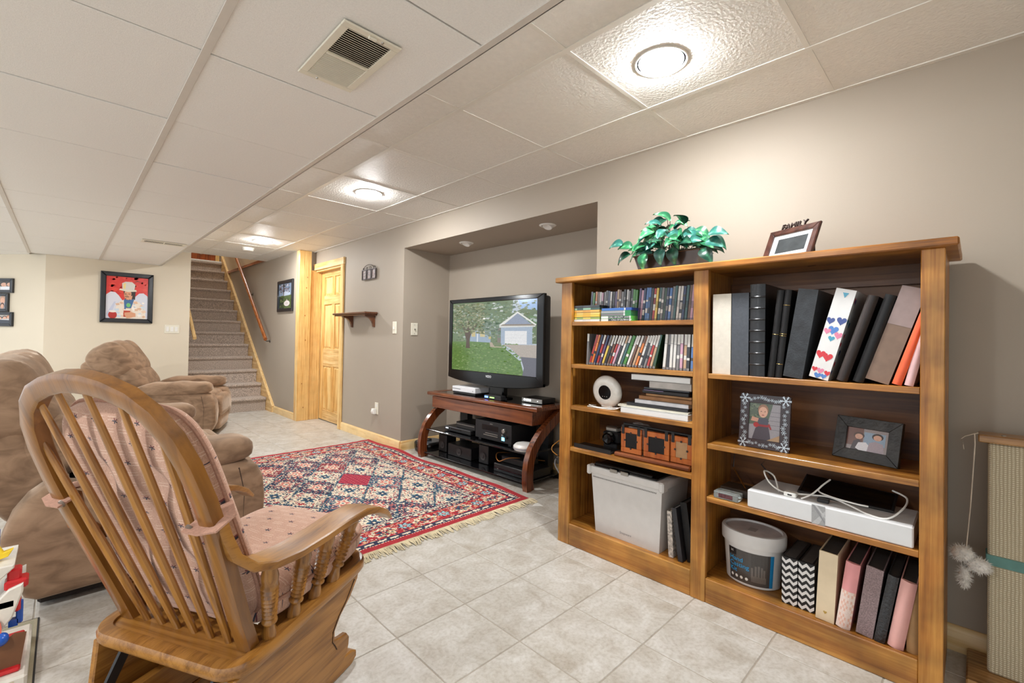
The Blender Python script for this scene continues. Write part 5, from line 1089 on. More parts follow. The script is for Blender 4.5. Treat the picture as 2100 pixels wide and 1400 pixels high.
def leaf_mat(name, c1, c2, c3):
    m, nt, b = newmat(name); tc = N(nt, 'ShaderNodeTexCoord'); sp = N(nt, 'ShaderNodeSeparateXYZ'); nt.links.new(tc.outputs['Object'], sp.inputs[0])
    ab = N(nt, 'ShaderNodeMath', operation='ABSOLUTE'); nt.links.new(sp.outputs['Y'], ab.inputs[0])
    nz = N(nt, 'ShaderNodeTexNoise'); nz.inputs['Scale'].default_value = 55; nt.links.new(tc.outputs['Object'], nz.inputs['Vector'])
    ma = N(nt, 'ShaderNodeMath', operation='MULTIPLY_ADD'); ma.inputs[1].default_value = 26; nt.links.new(ab.outputs[0], ma.inputs[0]); nt.links.new(nz.outputs['Fac'], ma.inputs[2])
    rp = ramp(nt, [(.42, c1), (.62, c2), (.95, c3)]); nt.links.new(ma.outputs[0], rp.inputs['Fac']); nt.links.new(rp.outputs['Color'], b.inputs['Base Color'])
    b.inputs['Roughness'].default_value = .3; b.inputs['Coat Weight'].default_value = .2; return m
LM = [leaf_mat('leaf_green', rgb(120, 190, 130), rgb(50, 132, 84), rgb(30, 92, 62)), leaf_mat('leaf_dark', rgb(52, 110, 80), rgb(26, 76, 56), rgb(16, 54, 42)), leaf_mat('leaf_pale', rgb(170, 214, 160), rgb(80, 170, 110), rgb(52, 130, 84)), leaf_mat('leaf_teal', rgb(120, 176, 160), rgb(56, 122, 106), rgb(36, 92, 84))]
def leaf_mesh(m, i):
    g = G(); g.open = True; L, W = .078, .056; n = 10; vs = []
    for k in range(n+1):
        s_ = k/n; w = W/2*math.sin(math.pi*s_**.75)**.85*(1 if s_ < 1 else 0) if 0 < s_ < 1 else 0
        zc = .012*math.sin(math.pi*s_)-.028*s_*s_
        vs += [(L*s_, -w, zc+.007), (L*s_, -w*.5, zc+.0025), (L*s_, 0, zc), (L*s_, w*.5, zc+.0025), (L*s_, w, zc+.007)]
    fs = [(k*5+q, k*5+q+1, k*5+q+6, k*5+q+5) for k in range(n) for q in range(4)]
    g.add(vs, fs); return g.mesh('leaf', m, ang=80)
leafs = [leaf_mesh(m, i) for i, m in enumerate(LM)]
STEM = M('dark_stem', rgb(62, 44, 36), .6)
rp_ = random.Random(21); root = Vector(t.location)
def put_leaf(p, d_, nrm, which, sc):
    d_ = d_.normalized(); side = nrm.cross(d_).normalized(); up_ = d_.cross(side)
    m = Matrix((d_, side, up_)).transposed().to_4x4(); m.translation = p-root
    o = link('leaf', leafs[which], t); o.matrix_local = m @ Matrix.Scale(sc, 4)
for k in range(88):
    az = rp_.uniform(0, 2*math.pi); el_ = rp_.uniform(-.1, 1)**1.0; ce = math.sqrt(max(0, 1-el_*el_))
    out = Vector((ce*math.cos(az), ce*math.sin(az), el_)); rr_ = rp_.uniform(.55, 1.0)
    p = Vector((2.01+out.x*.10*rr_, .995+out.y*.175*rr_, ZT+.10+out.z*.155*rr_))
    p.x = min(p.x, 2.13); 
    d_ = Vector((out.x*.5-.25, out.y+rp_.uniform(-.5, .5), -.45+.6*out.z*rp_.uniform(0, 1)+rp_.uniform(-.3, .3)))
    nrm = Vector((-.75+out.x*.4, out.y*.3+rp_.uniform(-.3, .3), .6+rp_.uniform(-.2, .4)))
    e_ = p+d_.normalized()*.08
    if e_.z < ZT+.085: d_.z = abs(d_.z)*.25
    if e_.x > 2.2: d_.x = -abs(d_.x)
    put_leaf(p, d_, nrm, rp_.choice((0, 0, 0, 1, 1, 2, 3, 3)), rp_.uniform(.75, 1.1))
    if k % 3 == 0:
        base = Vector((2.01, .995+out.y*.08, ZT+.086)); part('stem', G().tube([base, base*.5+p*.5+Vector((0, 0, .015)), p], .0016, 5), STEM, t, world=True)
for (yy_, zz_, dy_, dz_) in ((1.20, .14, 1, .1), (1.16, .09, .8, -.35), (1.15, .12, .9, .2), (.80, .10, -.8, -.2), (.79, .13, -1, .05), (.82, .07, -.5, -.5), (1.08, .085, .2, -1), (.95, .095, -.2, -1), (1.0, .10, .1, -1)):
    put_leaf(Vector((1.925, yy_, ZT+zz_)), Vector((-.25, dy_, dz_)), Vector((-.8, 0, .6)), rp_.choice((0, 1, 3)), 1)
# FAMILY frame
MAH = WOOD('mahogany_frame', rgb(40, 20, 16), rgb(66, 36, 29), rgb(84, 50, 40), axis=2, rough=.3, coat=.3, mottle=.2)
t, F, W = easel_frame('framed_photo', 'dark brown empty photo frame topped with the word FAMILY', 1.985, .635, .42, ZT+.001, .15, .022, 22, -25, MAH)
W, H = .215, .148; F = F @ Matrix.Rotation(R(-0.0), 4, 'Z')
rect_frame(t, F, W, H, .024, .014, MAH, bev=.003)
part('mat_board', G().prism([(.022, .022), (W-.022, .022), (W-.022, H-.022), (.022, H-.022)], F, .006), M_WP, t, world=True)
part('window', G().prism([(.048, .042), (W-.04, .042), (W-.04, H-.042), (.048, H-.042)], F @ Matrix.Translation((0, 0, .0062)), .0006), M('dark_insert', rgb(62, 66, 68), .2, var=.3, scale=14), t, world=True)
part('strut', G().add([F @ Vector(p) for p in [(W*.75, .1, 0), (W*.9, .1, 0), (W*.9, -.002, -.05), (W*.75, -.002, -.05), (W*.75, .1, -.004), (W*.9, .1, -.004), (W*.9, -.002, -.054), (W*.75, -.002, -.054)]], [(0, 1, 2, 3), (4, 7, 6, 5), (0, 4, 5, 1), (1, 5, 6, 2), (2, 6, 7, 3), (3, 7, 4, 0)]), BLACK, t, world=True)
text_part('lettering', 'FAMILY', .034, F @ Matrix.Translation((W*.47, H+.011, .007)), M('letter_wood', rgb(62, 46, 42), .5), t, depth=.004, world=True)
# ============================================================ rug
RX0, RX1, RY0, RY1 = .58, 2.2, 2.04, 4.25
def rug_colours(nx, ny):
    W, H = RX1-RX0, RY1-RY0
    x = (np.arange(nx)+.5)/nx*W; y = (np.arange(ny)+.5)/ny*H
    X, Y = np.meshgrid(x, y, indexing='ij'); rs = np.random.RandomState(4)
    c = np.zeros((nx, ny, 3))
    red, navy, cream, teal, dred, rose, tan = [np.array(rgb(*q)) for q in ((166, 36, 46), (36, 42, 70), (222, 208, 184), (38, 82, 106), (120, 30, 48), (196, 110, 100), (206, 170, 124))]
    d = np.minimum(np.minimum(X, W-X), np.minimum(Y, H-Y))
    horiz = (np.minimum(X, W-X) < np.minimum(Y, H-Y)); s = np.where(horiz, Y, X)      # along the border
    c[:] = red
    def put(m, col): c[m] = col
    hsh = lambda a, b, k=0: np.modf(np.abs(np.sin(a*12.9898+b*78.233+k*37.7)*43758.5453))[0]
    cell = .011; n1 = hsh(np.floor(X/cell), np.floor(Y/cell)); n2 = hsh(np.floor(X/.016), np.floor(Y/.016), 3)
    # guard stripes
    def stripe(a, b, base, fleck, per, duty):
        m = (d >= a) & (d < b); put(m, base); mid = (a+b)/2
        w = np.abs(np.modf(s/per)[0]-.5)
        put(m & (w < duty) & (np.abs(d-mid) < (b-a)*.36*(1-w)), fleck)
    put((d > .040) & (d < .047) & (np.modf(s/.012)[0] < .5), cream); put((d > .047) & (d < .055), navy)
    stripe(.055, .085, navy, cream, .07, .36); put((d > .055) & (d < .085) & (n1 > .84), cream)
    put((d > .085) & (d < .092), navy)
    # main border: medallions
    m = (d >= .092) & (d < .225); mid = .158; per = .26
    ds = (np.modf(s/per)[0]-.5)*per; dd = d-mid; r = np.hypot(ds*.72, dd); th = np.arctan2(dd, ds)
    sc = np.sin(s*48+d*60)+np.cos(d*110-s*21); put(m & (np.abs(sc) < .22), rose*1.1)
    put(m & (np.abs(sc-1.1) < .16), cream*.9); put(m & (n1 > .93), tan); put(m & (n1 < .05), navy)
    put(m & (r < .052+.006*np.cos(8*th)), cream); put(m & (r < .046+.006*np.cos(8*th)) & (n1 > .45), tan*.8); put(m & (r < .046) & (n1 < .22), red); put(m & (r < .042) & (n1 > .8), teal); put(m & (r < .018+.006*np.cos(6*th)), navy); put(m & (r < .008), rose)
    ds2 = (np.modf(s/per+.5)[0]-.5)*per; r2 = np.hypot(ds2, dd); th2 = np.arctan2(dd, ds2)
    put(m & (r2 < .036+.009*np.cos(6*th2)), navy); put(m & (r2 < .028+.009*np.cos(6*th2)), np.array(rgb(150, 190, 196))); put(m & (r2 < .014), red); put(m & (r2 < .006), cream)
    put((d > .225) & (d < .232), navy)
    stripe(.232, .258, cream, red, .05, .25); put((d > .232) & (d < .258) & (n1 > .6), navy); put((d > .258) & (d < .266), navy); put((d > .266) & (d < .274), cream); put((d > .274) & (d < .288), navy); put((d > .278) & (d < .284) & (np.modf(s/.02)[0] < .5), cream)
    # field: lattice of lozenges
    m = d >= .288; fx, fy = X-W/2, Y-H/2
    p, q = .27, .40
    a = fx/p+fy/q; b = fx/p-fy/q; ia, ib = np.floor(a), np.floor(b); ua, ub = a-ia-.5, b-ib-.5
    kind = (np.floor(hsh(ia, ib, 9)*7)).astype(int)
    bases = [navy, cream, teal, cream, navy, cream, dred]
    lum = np.maximum(np.abs(ua), np.abs(ub)); rr = np.hypot(ua, ub); tt = np.arctan2(ub, ua)
    wav = np.sin(ua*27+np.cos(ub*22)*2)*np.sin(ub*27+np.cos(ua*20)*2)
    for k in range(7):
        mk = m & (kind == k); put(mk, bases[k])
        dark = k in (0, 2, 4, 6); f1 = cream if dark else navy; f2 = rose if dark else red; f3 = (teal if k != 2 else navy) if dark else teal
        put(mk & (wav > .62), f1); put(mk & (wav < -.66), f2); put(mk & (np.abs(wav) < .06) & (n1 > .4), f3); put(mk & (n1 > .94), f1); put(mk & (n2 < .06), f2)
        put(mk & (rr < .23+.05*np.cos(6*tt)), f1 if k % 2 == 0 else bases[k]); put(mk & (rr < .17+.05*np.cos(6*tt)), f2 if k % 2 == 0 else f3); put(mk & (rr < .09), f1); put(mk & (rr < .04), bases[k])
    ctr = m & (ia == 0) & (ib == 0); put(ctr, np.array(rgb(156, 34, 60))); put(ctr & (np.modf(np.abs(X)/.026)[0] < .28) & (np.modf(np.abs(Y)/.026)[0] < .28), rose*1.2)
    put(m & (lum > .465), teal*.8); put(m & (lum > .465) & (n1 > .82), cream)
    return c*np.clip(.86+.28*rs.rand(nx, ny, 1), 0, 1.2)
def build_rug():
    nx, ny = 230, 314; C_ = rug_colours(nx, ny)
    xs = np.linspace(RX0, RX1, nx+1); ys = np.linspace(RY0, RY1, ny+1); X, Y = np.meshgrid(xs, ys, indexing='ij')
    edge = np.clip((X-(RX1-.22))/.22, 0, 1)
    Z = .010+.010*edge*(np.sin(Y*9.0)*.5+.5)*np.clip((Y-RY0)/.3, 0, 1)+.0008*np.sin(X*60)*np.sin(Y*55)
    XX = X+.012*edge*np.sin(Y*5.2+.6)
    vs = np.stack([XX, Y, Z], -1).reshape(-1, 3); i, j = np.meshgrid(np.arange(nx), np.arange(ny), indexing='ij'); a = (i*(ny+1)+j).ravel()
    fs = np.stack([a, a+ny+1, a+ny+2, a+1], -1)
    n = len(vs); bot = vs.copy(); bot[:, 2] = .0012
    ring = [k*(ny+1) for k in range(nx+1)]+[nx*(ny+1)+k for k in range(1, ny+1)]+[k*(ny+1)+ny for k in range(nx-1, -1, -1)]+[k for k in range(ny-1, 0, -1)]
    rb = {v: n+k for k, v in enumerate(ring)}; allv = np.vstack([vs, bot[ring]])
    sides = [(ring[k], rb[ring[k]], rb[ring[(k+1) % len(ring)]], ring[(k+1) % len(ring)]) for k in range(len(ring))]
    o = np.array(((RX0+RX1)/2, (RY0+RY1)/2, 0)); me = bpy.data.meshes.new('pile')
    me.from_pydata((allv-o).tolist(), [], fs.tolist()+sides)
    cols = np.vstack([C_.reshape(-1, 3), np.tile(rgb(130, 28, 38), (len(sides), 1))]); cols = np.hstack([cols, np.ones((len(cols), 1))])
    at = me.color_attributes.new('Col', 'FLOAT_COLOR', 'CORNER'); at.data.foreach_set('color', np.repeat(cols, 4, axis=0).ravel())
    me.materials.append(PRINT('wool_pile', .95, bump=.5, bscale=420)); me.update()
    t = thing('area_rug', 'red and navy patterned oriental rug with cream fringe', 'rug', tuple(o)); link('pile', me, t)
    g = G(); rr = random.Random(2)
    g.box(RX0+.003, RX1-.003, RY0-.012, RY0+.002, .002, .009)
    for k in range(380):
        x = RX0+.004+(RX1-RX0-.008)*k/379; L = rr.uniform(.045, .08); dx = rr.uniform(-.014, .014)+.01*math.sin(k*.21); z = rr.uniform(.0, .004)
        g.tube([(x, RY0+.002, .008), (x+dx*.4, RY0-L*.45, .006+z), (x+dx, RY0-L, .0028)], [.003, .0026, .0018], 4)
    f = part('fringe', g, M('cream_fringe', rgb(206, 192, 160), .9, var=.2), t, world=True); f['kind'] = 'stuff'
build_rug()
# ============================================================ glider rocking chair
OAK = WOOD('golden_oak_long', rgb(82, 49, 16), rgb(138, 90, 35), rgb(170, 118, 54), axis=0, scale=1.1, rough=.3, coat=.35, mottle=.15, rings=.22, fine=1.5)
OAKZ = WOOD('golden_oak_upright', rgb(82, 49, 16), rgb(138, 90, 35), rgb(170, 118, 54), axis=2, scale=1.1, rough=.3, coat=.35, mottle=.15, rings=.22, fine=1.5)
OAKY = WOOD('golden_oak_cross', rgb(82, 49, 16), rgb(138, 90, 35), rgb(170, 118, 54), axis=1, scale=1.1, rough=.3, coat=.35, mottle=.15, rings=.22, fine=1.5)
OAKH = WOOD('golden_oak_bent', rgb(112, 70, 26), rgb(138, 90, 36), rgb(158, 106, 46), axis=1, scale=.8, rough=.28, coat=.4, mottle=.12, rings=.05, fine=.7)
def cushion_mat():
    m, nt, b = newmat('rose_cushion_fabric'); tc = N(nt, 'ShaderNodeTexCoord'); sp = N(nt, 'ShaderNodeSeparateXYZ'); nt.links.new(tc.outputs['UV'], sp.inputs[0])
    def math_(op, a, b_=None, c_=None):
        n = N(nt, 'ShaderNodeMath', operation=op)
        for i, v in enumerate((a, b_, c_)):
            if v is None: continue
            if isinstance(v, (int, float)): n.inputs[i].default_value = v
            else: nt.links.new(v, n.inputs[i])
        return n.outputs[0]
    u, v = sp.outputs['X'], sp.outputs['Y']
    nz = N(nt, 'ShaderNodeTexNoise'); nz.inputs['Scale'].default_value = 420; nt.links.new(tc.outputs['Object'], nz.inputs['Vector'])
    base = ramp(nt, [(.3, rgb(186, 144, 122)), (.7, rgb(212, 172, 150))]); nt.links.new(nz.outputs['Fac'], base.inputs['Fac'])
    # pale double lines across
    fr = math_('FRACT', math_('MULTIPLY', v, 24)); l1 = math_('LESS_THAN', math_('ABSOLUTE', math_('SUBTRACT', fr, .3)), .035); l2 = math_('LESS_THAN', math_('ABSOLUTE', math_('SUBTRACT', fr, .55)), .03)
    dash = math_('GREATER_THAN', math_('FRACT', math_('ADD', math_('MULTIPLY', u, 11), math_('MULTIPLY', math_('FLOOR', math_('MULTIPLY', v, 24)), .37))), .35)
    ln = math_('MULTIPLY', math_('MAXIMUM', l1, l2), dash)
    mx = N(nt, 'ShaderNodeMix', data_type='RGBA'); nt.links.new(math_('MULTIPLY', ln, .75), mx.inputs['Factor']); nt.links.new(base.outputs['Color'], mx.inputs['A']); mx.inputs['B'].default_value = (*rgb(226, 200, 180), 1)
    # little flowers on a staggered grid
    row_ = math_('FLOOR', math_('MULTIPLY', v, 13)); off = math_('MULTIPLY', math_('MODULO', row_, 2), .5)
    fu = math_('SUBTRACT', math_('FRACT', math_('ADD', math_('MULTIPLY', u, 7), off)), .5); fv = math_('SUBTRACT', math_('FRACT', math_('MULTIPLY', v, 13)), .5)
    r = math_('SQRT', math_('ADD', math_('MULTIPLY', fu, fu), math_('MULTIPLY', fv, fv)))
    ang = math_('ARCTAN2', fv, fu); petal = math_('ADD', .085, math_('MULTIPLY', math_('COSINE', math_('MULTIPLY', ang, 5)), .05))
    fm = math_('LESS_THAN', r, petal)
    c2 = N(nt, 'ShaderNodeMix', data_type='RGBA'); nt.links.new(math_('GREATER_THAN', fv, .02), c2.inputs['Factor']); c2.inputs['A'].default_value = (*rgb(52, 52, 66), 1); c2.inputs['B'].default_value = (*rgb(120, 62, 66), 1)
    m2 = N(nt, 'ShaderNodeMix', data_type='RGBA'); nt.links.new(fm, m2.inputs['Factor']); nt.links.new(mx.outputs['Result'], m2.inputs['A']); nt.links.new(c2.outputs['Result'], m2.inputs['B'])
    nt.links.new(m2.outputs['Result'], b.inputs['Base Color']); b.inputs['Roughness'].default_value = .9; b.inputs['Sheen Weight'].default_value = .2
    bp_ = N(nt, 'ShaderNodeBump'); bp_.inputs['Strength'].default_value = .4; bp_.inputs['Distance'].default_value = .002; nt.links.new(nz.outputs['Fac'], bp_.inputs['Height']); nt.links.new(bp_.outputs['Normal'], b.inputs['Normal'])
    MATS['rose_cushion_fabric'] = m; return m
CUSH = cushion_mat()
def uv_planar(o, ax, ay, sx=1.0, sy=1.0):
    me = o.data; uv = me.uv_layers.new(name='UVMap'); co = [v.co for v in me.vertices]; a0 = min(c.dot(ax) for c in co); b0 = min(c.dot(ay) for c in co)
    for l in me.loops: c = co[l.vertex_index]; uv.data[l.index].uv = ((c.dot(ax)-a0)*sx, (c.dot(ay)-b0)*sy)
ch = thing('glider_rocker', 'golden oak glider rocking chair with hoop back and rose cushions', 'rocking chair', (.24, 1.368, 0), R(28))
Sm = Matrix.Translation((0, 0, .31)) @ Matrix.Rotation(R(-6), 4, 'Y')       # tilted seat plane
def rrect(x0, x1, y0, y1, r, n=5):
    out = []
    for cx, cy, a0 in ((x1-r, y1-r, 0), (x0+r, y1-r, 90), (x0+r, y0+r, 180), (x1-r, y0+r, 270)):
        out += [(cx+r*math.cos(R(a0+90*k/n)), cy+r*math.sin(R(a0+90*k/n))) for k in range(n+1)]
    return out
prof = [(-.016, -.02), (.012, -.02), (.017, -.012), (.017, .004), (.012, .012), (-.004, .014), (-.016, .012)]
g = G(); g.X = Sm; g.sweep([(a, b, 0) for a, b in rrect(-.07, .395, -.228, .228, .05)], [(a, b) for a, b in prof], up=(0, 0, 1), closed=True); part('seat_rim', g, OAK, ch, ang=50)
g = G(); g.X = Sm; g.box(-.055, .06, -.213, .213, -.018, .006, bev=.002); part('rear_deck', g, OAKY, ch)
for s in (-1, 1): g = G(); g.X = Sm; g.box(.06, .38, s*.213, s*.15, -.016, .006, bev=.002); part('side_rail', g, OAK, ch)
g = G(); g.X = Sm; g.box(.33, .38, -.15, .15, -.016, .004, bev=.002); part('front_rail', g, OAKY, ch)
ta = R(21); sa, ca = math.sin(ta), math.cos(ta)
Bk = Matrix(((0, -sa, ca, 0), (1, 0, 0, 0), (0, ca, sa, .302), (0, 0, 0, 1)))   # u left, v up the back, w forwards
hw_ = [(0, .192), (.1, .198), (.25, .215), (.36, .228), (.44, .232), (.52, .226), (.58, .21), (.63, .178), (.663, .137), (.683, .085), (.692, .04)]
path = [(-w, b) for b, w in hw_]+[(0, .694)]+[(w, b) for b, w in hw_[::-1]]
hp_ = [(-.021, -.013), (-.014, -.017), (.014, -.017), (.021, -.013), (.021, .012), (.013, .017), (-.013, .017), (-.021, .012)]
g = G().sweep([(a, b, 0) for a, b in path], hp_, up=(0, 0, 1)); part('back_hoop', g, OAKH, ch, ang=55).matrix_local = Bk
def hoop_b(u):   # height of the hoop's inner edge at lateral u
    for (b0, w0), (b1, w1) in zip(hw_[::-1][:-1], hw_[::-1][1:]):
        if w0 <= abs(u) <= w1: return b0+(b1-b0)*(abs(u)-w0)/(w1-w0)
    return .692
for k, (ub, ut) in enumerate(((.135, .212), (.083, .15), (.03, .075), (-.024, -.015), (-.078, -.105), (-.132, -.185))):
    bt = hoop_b(ut)-.012
    pts = [(ub+(ut-ub)*q, bt*q, -.002) for q in [i/10 for i in range(11)]]
    g = G(); g.sweep(pts, [(.0105*math.cos(R(a)), .008*math.sin(R(a))) for a in range(0, 360, 36)], up=(0, 0, 1), scale=[.72+.4*math.sin(math.pi*min(1, .15+q*.85)) for q in [i/10 for i in range(11)]]); part('back_spindle', g, OAKY, ch).matrix_local = Bk
# back cushion with tufts
def tuft(p, q):
    f = 1.0
    for tu, tv in ((-.085, .12), (.085, .12), (-.085, -.1), (.085, -.1), (0, .01)):
        dd = math.hypot(q.x-tu, q.y-tv); f -= .5*math.exp(-(dd/.035)**2)
    ripple = .006*math.sin(q.x*42)*(1 if p.z < 0 else .4)
    q.z = q.z*f+ripple*(-1 if p.z < 0 else 1)*(1-abs(p.y)**4); return q
g = G(); g.X = Bk; g.soft((-.004, .325, .052), (.21, .292, .04), .55, .42, 56, 22, fn=tuft)
bcush = part('back_cushion', g, CUSH, ch, ang=180); uv_planar(bcush, Vector((0, 1, 0)), Vector((-sa, 0, ca)), 1/.46, 1/.63)
def edge_pipe(c, rx, ry, e, n=56): return [(c[0]+rx*math.copysign(abs(math.cos(2*math.pi*i/n))**e, math.cos(2*math.pi*i/n)), c[1]+ry*math.copysign(abs(math.sin(2*math.pi*i/n))**e, math.sin(2*math.pi*i/n)), c[2]) for i in range(n)]
PIPE = M('rose_piping', rgb(180, 138, 118), .9, var=.15, scale=200)
g = G(); g.X = Bk; g.tube(edge_pipe((-.004, .325, .054), .212, .294, .42), .005, 6, closed=True); part('cushion_piping', g, PIPE, bcush)
for s in (-1, 1):
    g = G(); g.X = Bk; loop = [(s*.19, .385, -.021), (s*.23, .385, -.022), (s*.256, .387, -.014), (s*.258, .39, .015), (s*.215, .39, .045)]
    g.sweep(loop, [(-.016, -.002), (.016, -.002), (.016, .002), (-.016, .002)], up=(0, 0, 1) if False else (0, 1, 0)); st_ = part('tie_strap', g, PIPE, bcush)
    g = G(); g.X = Bk @ Matrix.Translation((s*.197, .385, -.0235)) @ Matrix.Rotation(R(180), 4, 'X'); g.lathe([(.009, 0), (.008, .004), (.0001, .0055)], n=14); part('strap_button', g, M('snap_button', rgb(130, 116, 104), .4, metal=.3), st_)
# seat cushion
g = G(); g.X = Sm; g.soft((.235, 0, .062), (.225, .222, .052), .5, .45, 56, 20, fn=lambda p, q: Vector((q.x, q.y, q.z*(1-.25*math.exp(-((q.x/.05)**2+(q.y/.05)**2)))+.004*math.sin(q.x*20)*math.cos(q.y*18))))
sc_ = part('seat_cushion', g, CUSH, ch, ang=180); uv_planar(sc_, Vector((0, 1, 0)), Vector((1, 0, 0)), 1/.6, 1/.63)
g = G(); g.X = Sm; g.tube(edge_pipe((.235, 0, .075), .227, .224, .45), .005, 6, closed=True); part('cushion_piping', g, PIPE, sc_)
# arms
for s in (-1, 1):
    ap = [(-.128, .228, .665), (-.118, .232, .625), (-.098, .238, .578), (-.065, .244, .545), (-.02, .25, .531), (.05, .256, .527), (.13, .262, .533), (.21, .268, .543), (.28, .273, .546), (.34, .277, .53), (.39, .279, .505), (.425, .28, .475)]
    kk = [(.55, 1.2), (.6, 1.15), (.75, 1.05), (.95, 1), (1.05, 1), (1.1, 1), (1.12, 1), (1.14, 1), (1.12, 1), (1.0, .95), (.8, .8), (.55, .5)]
    g = G(); g.sweep([(a, s*b, c) for a, b, c in ap], [(-.038, -.008), (-.035, -.011), (.035, -.011), (.038, -.008), (.038, .006), (.035, .009), (-.035, .009), (-.038, .006)], up=(0, 0, 1) if False else (lambda i: (.6, 0, .8) if i < 2 else (0, 0, 1)), scale=kk); part('armrest', g, OAK, ch, ang=38)
    for f0, f1, zt in ((.03, -.018, .522), (.105, .092, .519), (.178, .182, .525), (.25, .29, .535)):
        z0 = .31+f0*math.tan(R(6))+.006; p0 = Vector((f0, s*.218, z0)); p1 = Vector((f1, s*.262, zt)); L = (p1-p0).length; w = (p1-p0).normalized()
        prf = [(.008, -.004), (.0125, .0), (.0125, L*.1), (.0085, L*.2), (.0085, L*.22), (.0135, L*.25), (.0135, L*.27), (.009, L*.30)]
        for q in range(8): z_ = L*(.32+.056*q); prf += [(.0095+.0006*q*(1 if q < 5 else .6), z_), (.013+.0004*q, z_+L*.02), (.0095+.0006*q, z_+L*.045)]
        prf += [(.014, L*.80), (.015, L*.87), (.0125, L*.94), (.011, L)]
        F_ = frame(p0, w.cross(Vector((0, 1, .1))), Vector((0, 1, 0))); F_ = Matrix((F_.col[0], F_.col[1], F_.col[2], F_.col[3])).transposed()
        fx = w.cross(Vector((0, 1, 0))).normalized(); fy = w.cross(fx); F_ = Matrix((fx, fy, w)).transposed().to_4x4(); F_.translation = p0; prf = [(a_*1.3, b_) for a_, b_ in prf]
        part('arm_spindle', G().lathe(prf, F_, n=14), OAKZ, ch, ang=50)
    # side skirt with ogee front
    sp_ = [(-.075, .285), (.372, .332), (.362, .30), (.33, .262), (.285, .228), (.262, .198), (.262, .172), (.285, .165), (.315, .160), (.328, .143), (.326, .12), (.318, .10), (.30, .082), (.24, .075), (-.06, .055), (-.13, .052), (-.15, .075), (-.14, .11), (-.10, .14), (-.085, .18), (-.08, .23)]
    part('side_skirt', G().prism(sp_, frame((0, s*.216-.009, 0), (1, 0, 0), (0, 0, 1)), -.018, bev=.003), OAK, ch)
    gv = [(.345, s*.2255, .305), (.31, s*.2255, .262), (.275, s*.2255, .232), (.252, s*.2255, .20), (.25, s*.2255, .172), (.262, s*.2255, .155), (.27, s*.2255, .14)]
    part('skirt_groove', G().tube(gv, .0016, 5), M('dark_groove', rgb(54, 32, 14), .6), ch)
    part('base_runner', G().prism([(-.22, 0), (.40, 0), (.425, .012), (.425, .03), (.40, .045), (.33, .05), (-.15, .05), (-.21, .045), (-.235, .03), (-.235, .012)], frame((0, s*.165-.0175, 0), (1, 0, 0), (0, 0, 1)), -.035, bev=.004), OAK, ch)
    part('swing_link', G().sweep([(-.05, s*.15, .26), (-.10, s*.15, .17), (-.085, s*.15, .11)], [(-.012, -.004), (.012, -.004), (.012, .004), (-.012, .004)], up=(0, 1, 0)), BLACK, ch)
    part('swing_link', G().sweep([(.25, s*.15, .29), (.21, s*.15, .20), (.23, s*.15, .12)], [(-.012, -.004), (.012, -.004), (.012, .004), (-.012, .004)], up=(0, 1, 0)), BLACK, ch)
    part('base_upright', G().prism([(-.10, .05), (.25, .05), (.22, .1), (.2, .15), (-.06, .15), (-.08, .1)], frame((0, s*.165-.012, 0), (1, 0, 0), (0, 0, 1)), -.024, bev=.003), OAK, ch)
part('stretcher', G().tube([(-.10, -.16, .12), (-.10, .16, .12)], .017, 14), OAKY, ch); part('stretcher', G().tube([(.2, -.16, .12), (.2, .16, .12)], .017, 14), OAKY, ch)
part('cross_board', G().box(.0, .1, -.15, .15, .05, .07, bev=.003), OAKY, ch)

# ============================================================ recliners
SUEDE = None
def suede():
    m, nt, b = newmat('brown_microsuede'); tc = N(nt, 'ShaderNodeTexCoord')
    mp = N(nt, 'ShaderNodeMapping'); mp.inputs['Scale'].default_value = (4, 4, 8); nt.links.new(tc.outputs['Object'], mp.inputs['Vector'])
    a = N(nt, 'ShaderNodeTexNoise'); a.inputs['Scale'].default_value = 2.2; a.inputs['Detail'].default_value = 5; a.inputs['Distortion'].default_value = .8; nt.links.new(mp.outputs['Vector'], a.inputs['Vector'])
    rp = ramp(nt, [(.3, rgb(110, 85, 64)), (.5, rgb(136, 108, 84)), (.72, rgb(158, 128, 102))]); nt.links.new(a.outputs['Fac'], rp.inputs['Fac']); nt.links.new(rp.outputs['Color'], b.inputs['Base Color'])
    b.inputs['Roughness'].default_value = .9; b.inputs['Sheen Weight'].default_value = .5; b.inputs['Sheen Roughness'].default_value = .35; b.inputs['Sheen Tint'].default_value = (.9, .75, .6, 1)
    f = N(nt, 'ShaderNodeTexNoise'); f.inputs['Scale'].default_value = 9; f.inputs['Detail'].default_value = 3; nt.links.new(mp.outputs['Vector'], f.inputs['Vector'])
    bp_ = N(nt, 'ShaderNodeBump'); bp_.inputs['Strength'].default_value = .25; bp_.inputs['Distance'].default_value = .01; nt.links.new(a.outputs['Fac'], bp_.inputs['Height']); nt.links.new(bp_.outputs['Normal'], b.inputs['Normal'])
    MATS['brown_microsuede'] = m; return m
SU = suede(); SEAM = M('dark_seam', rgb(58, 42, 32), .9)
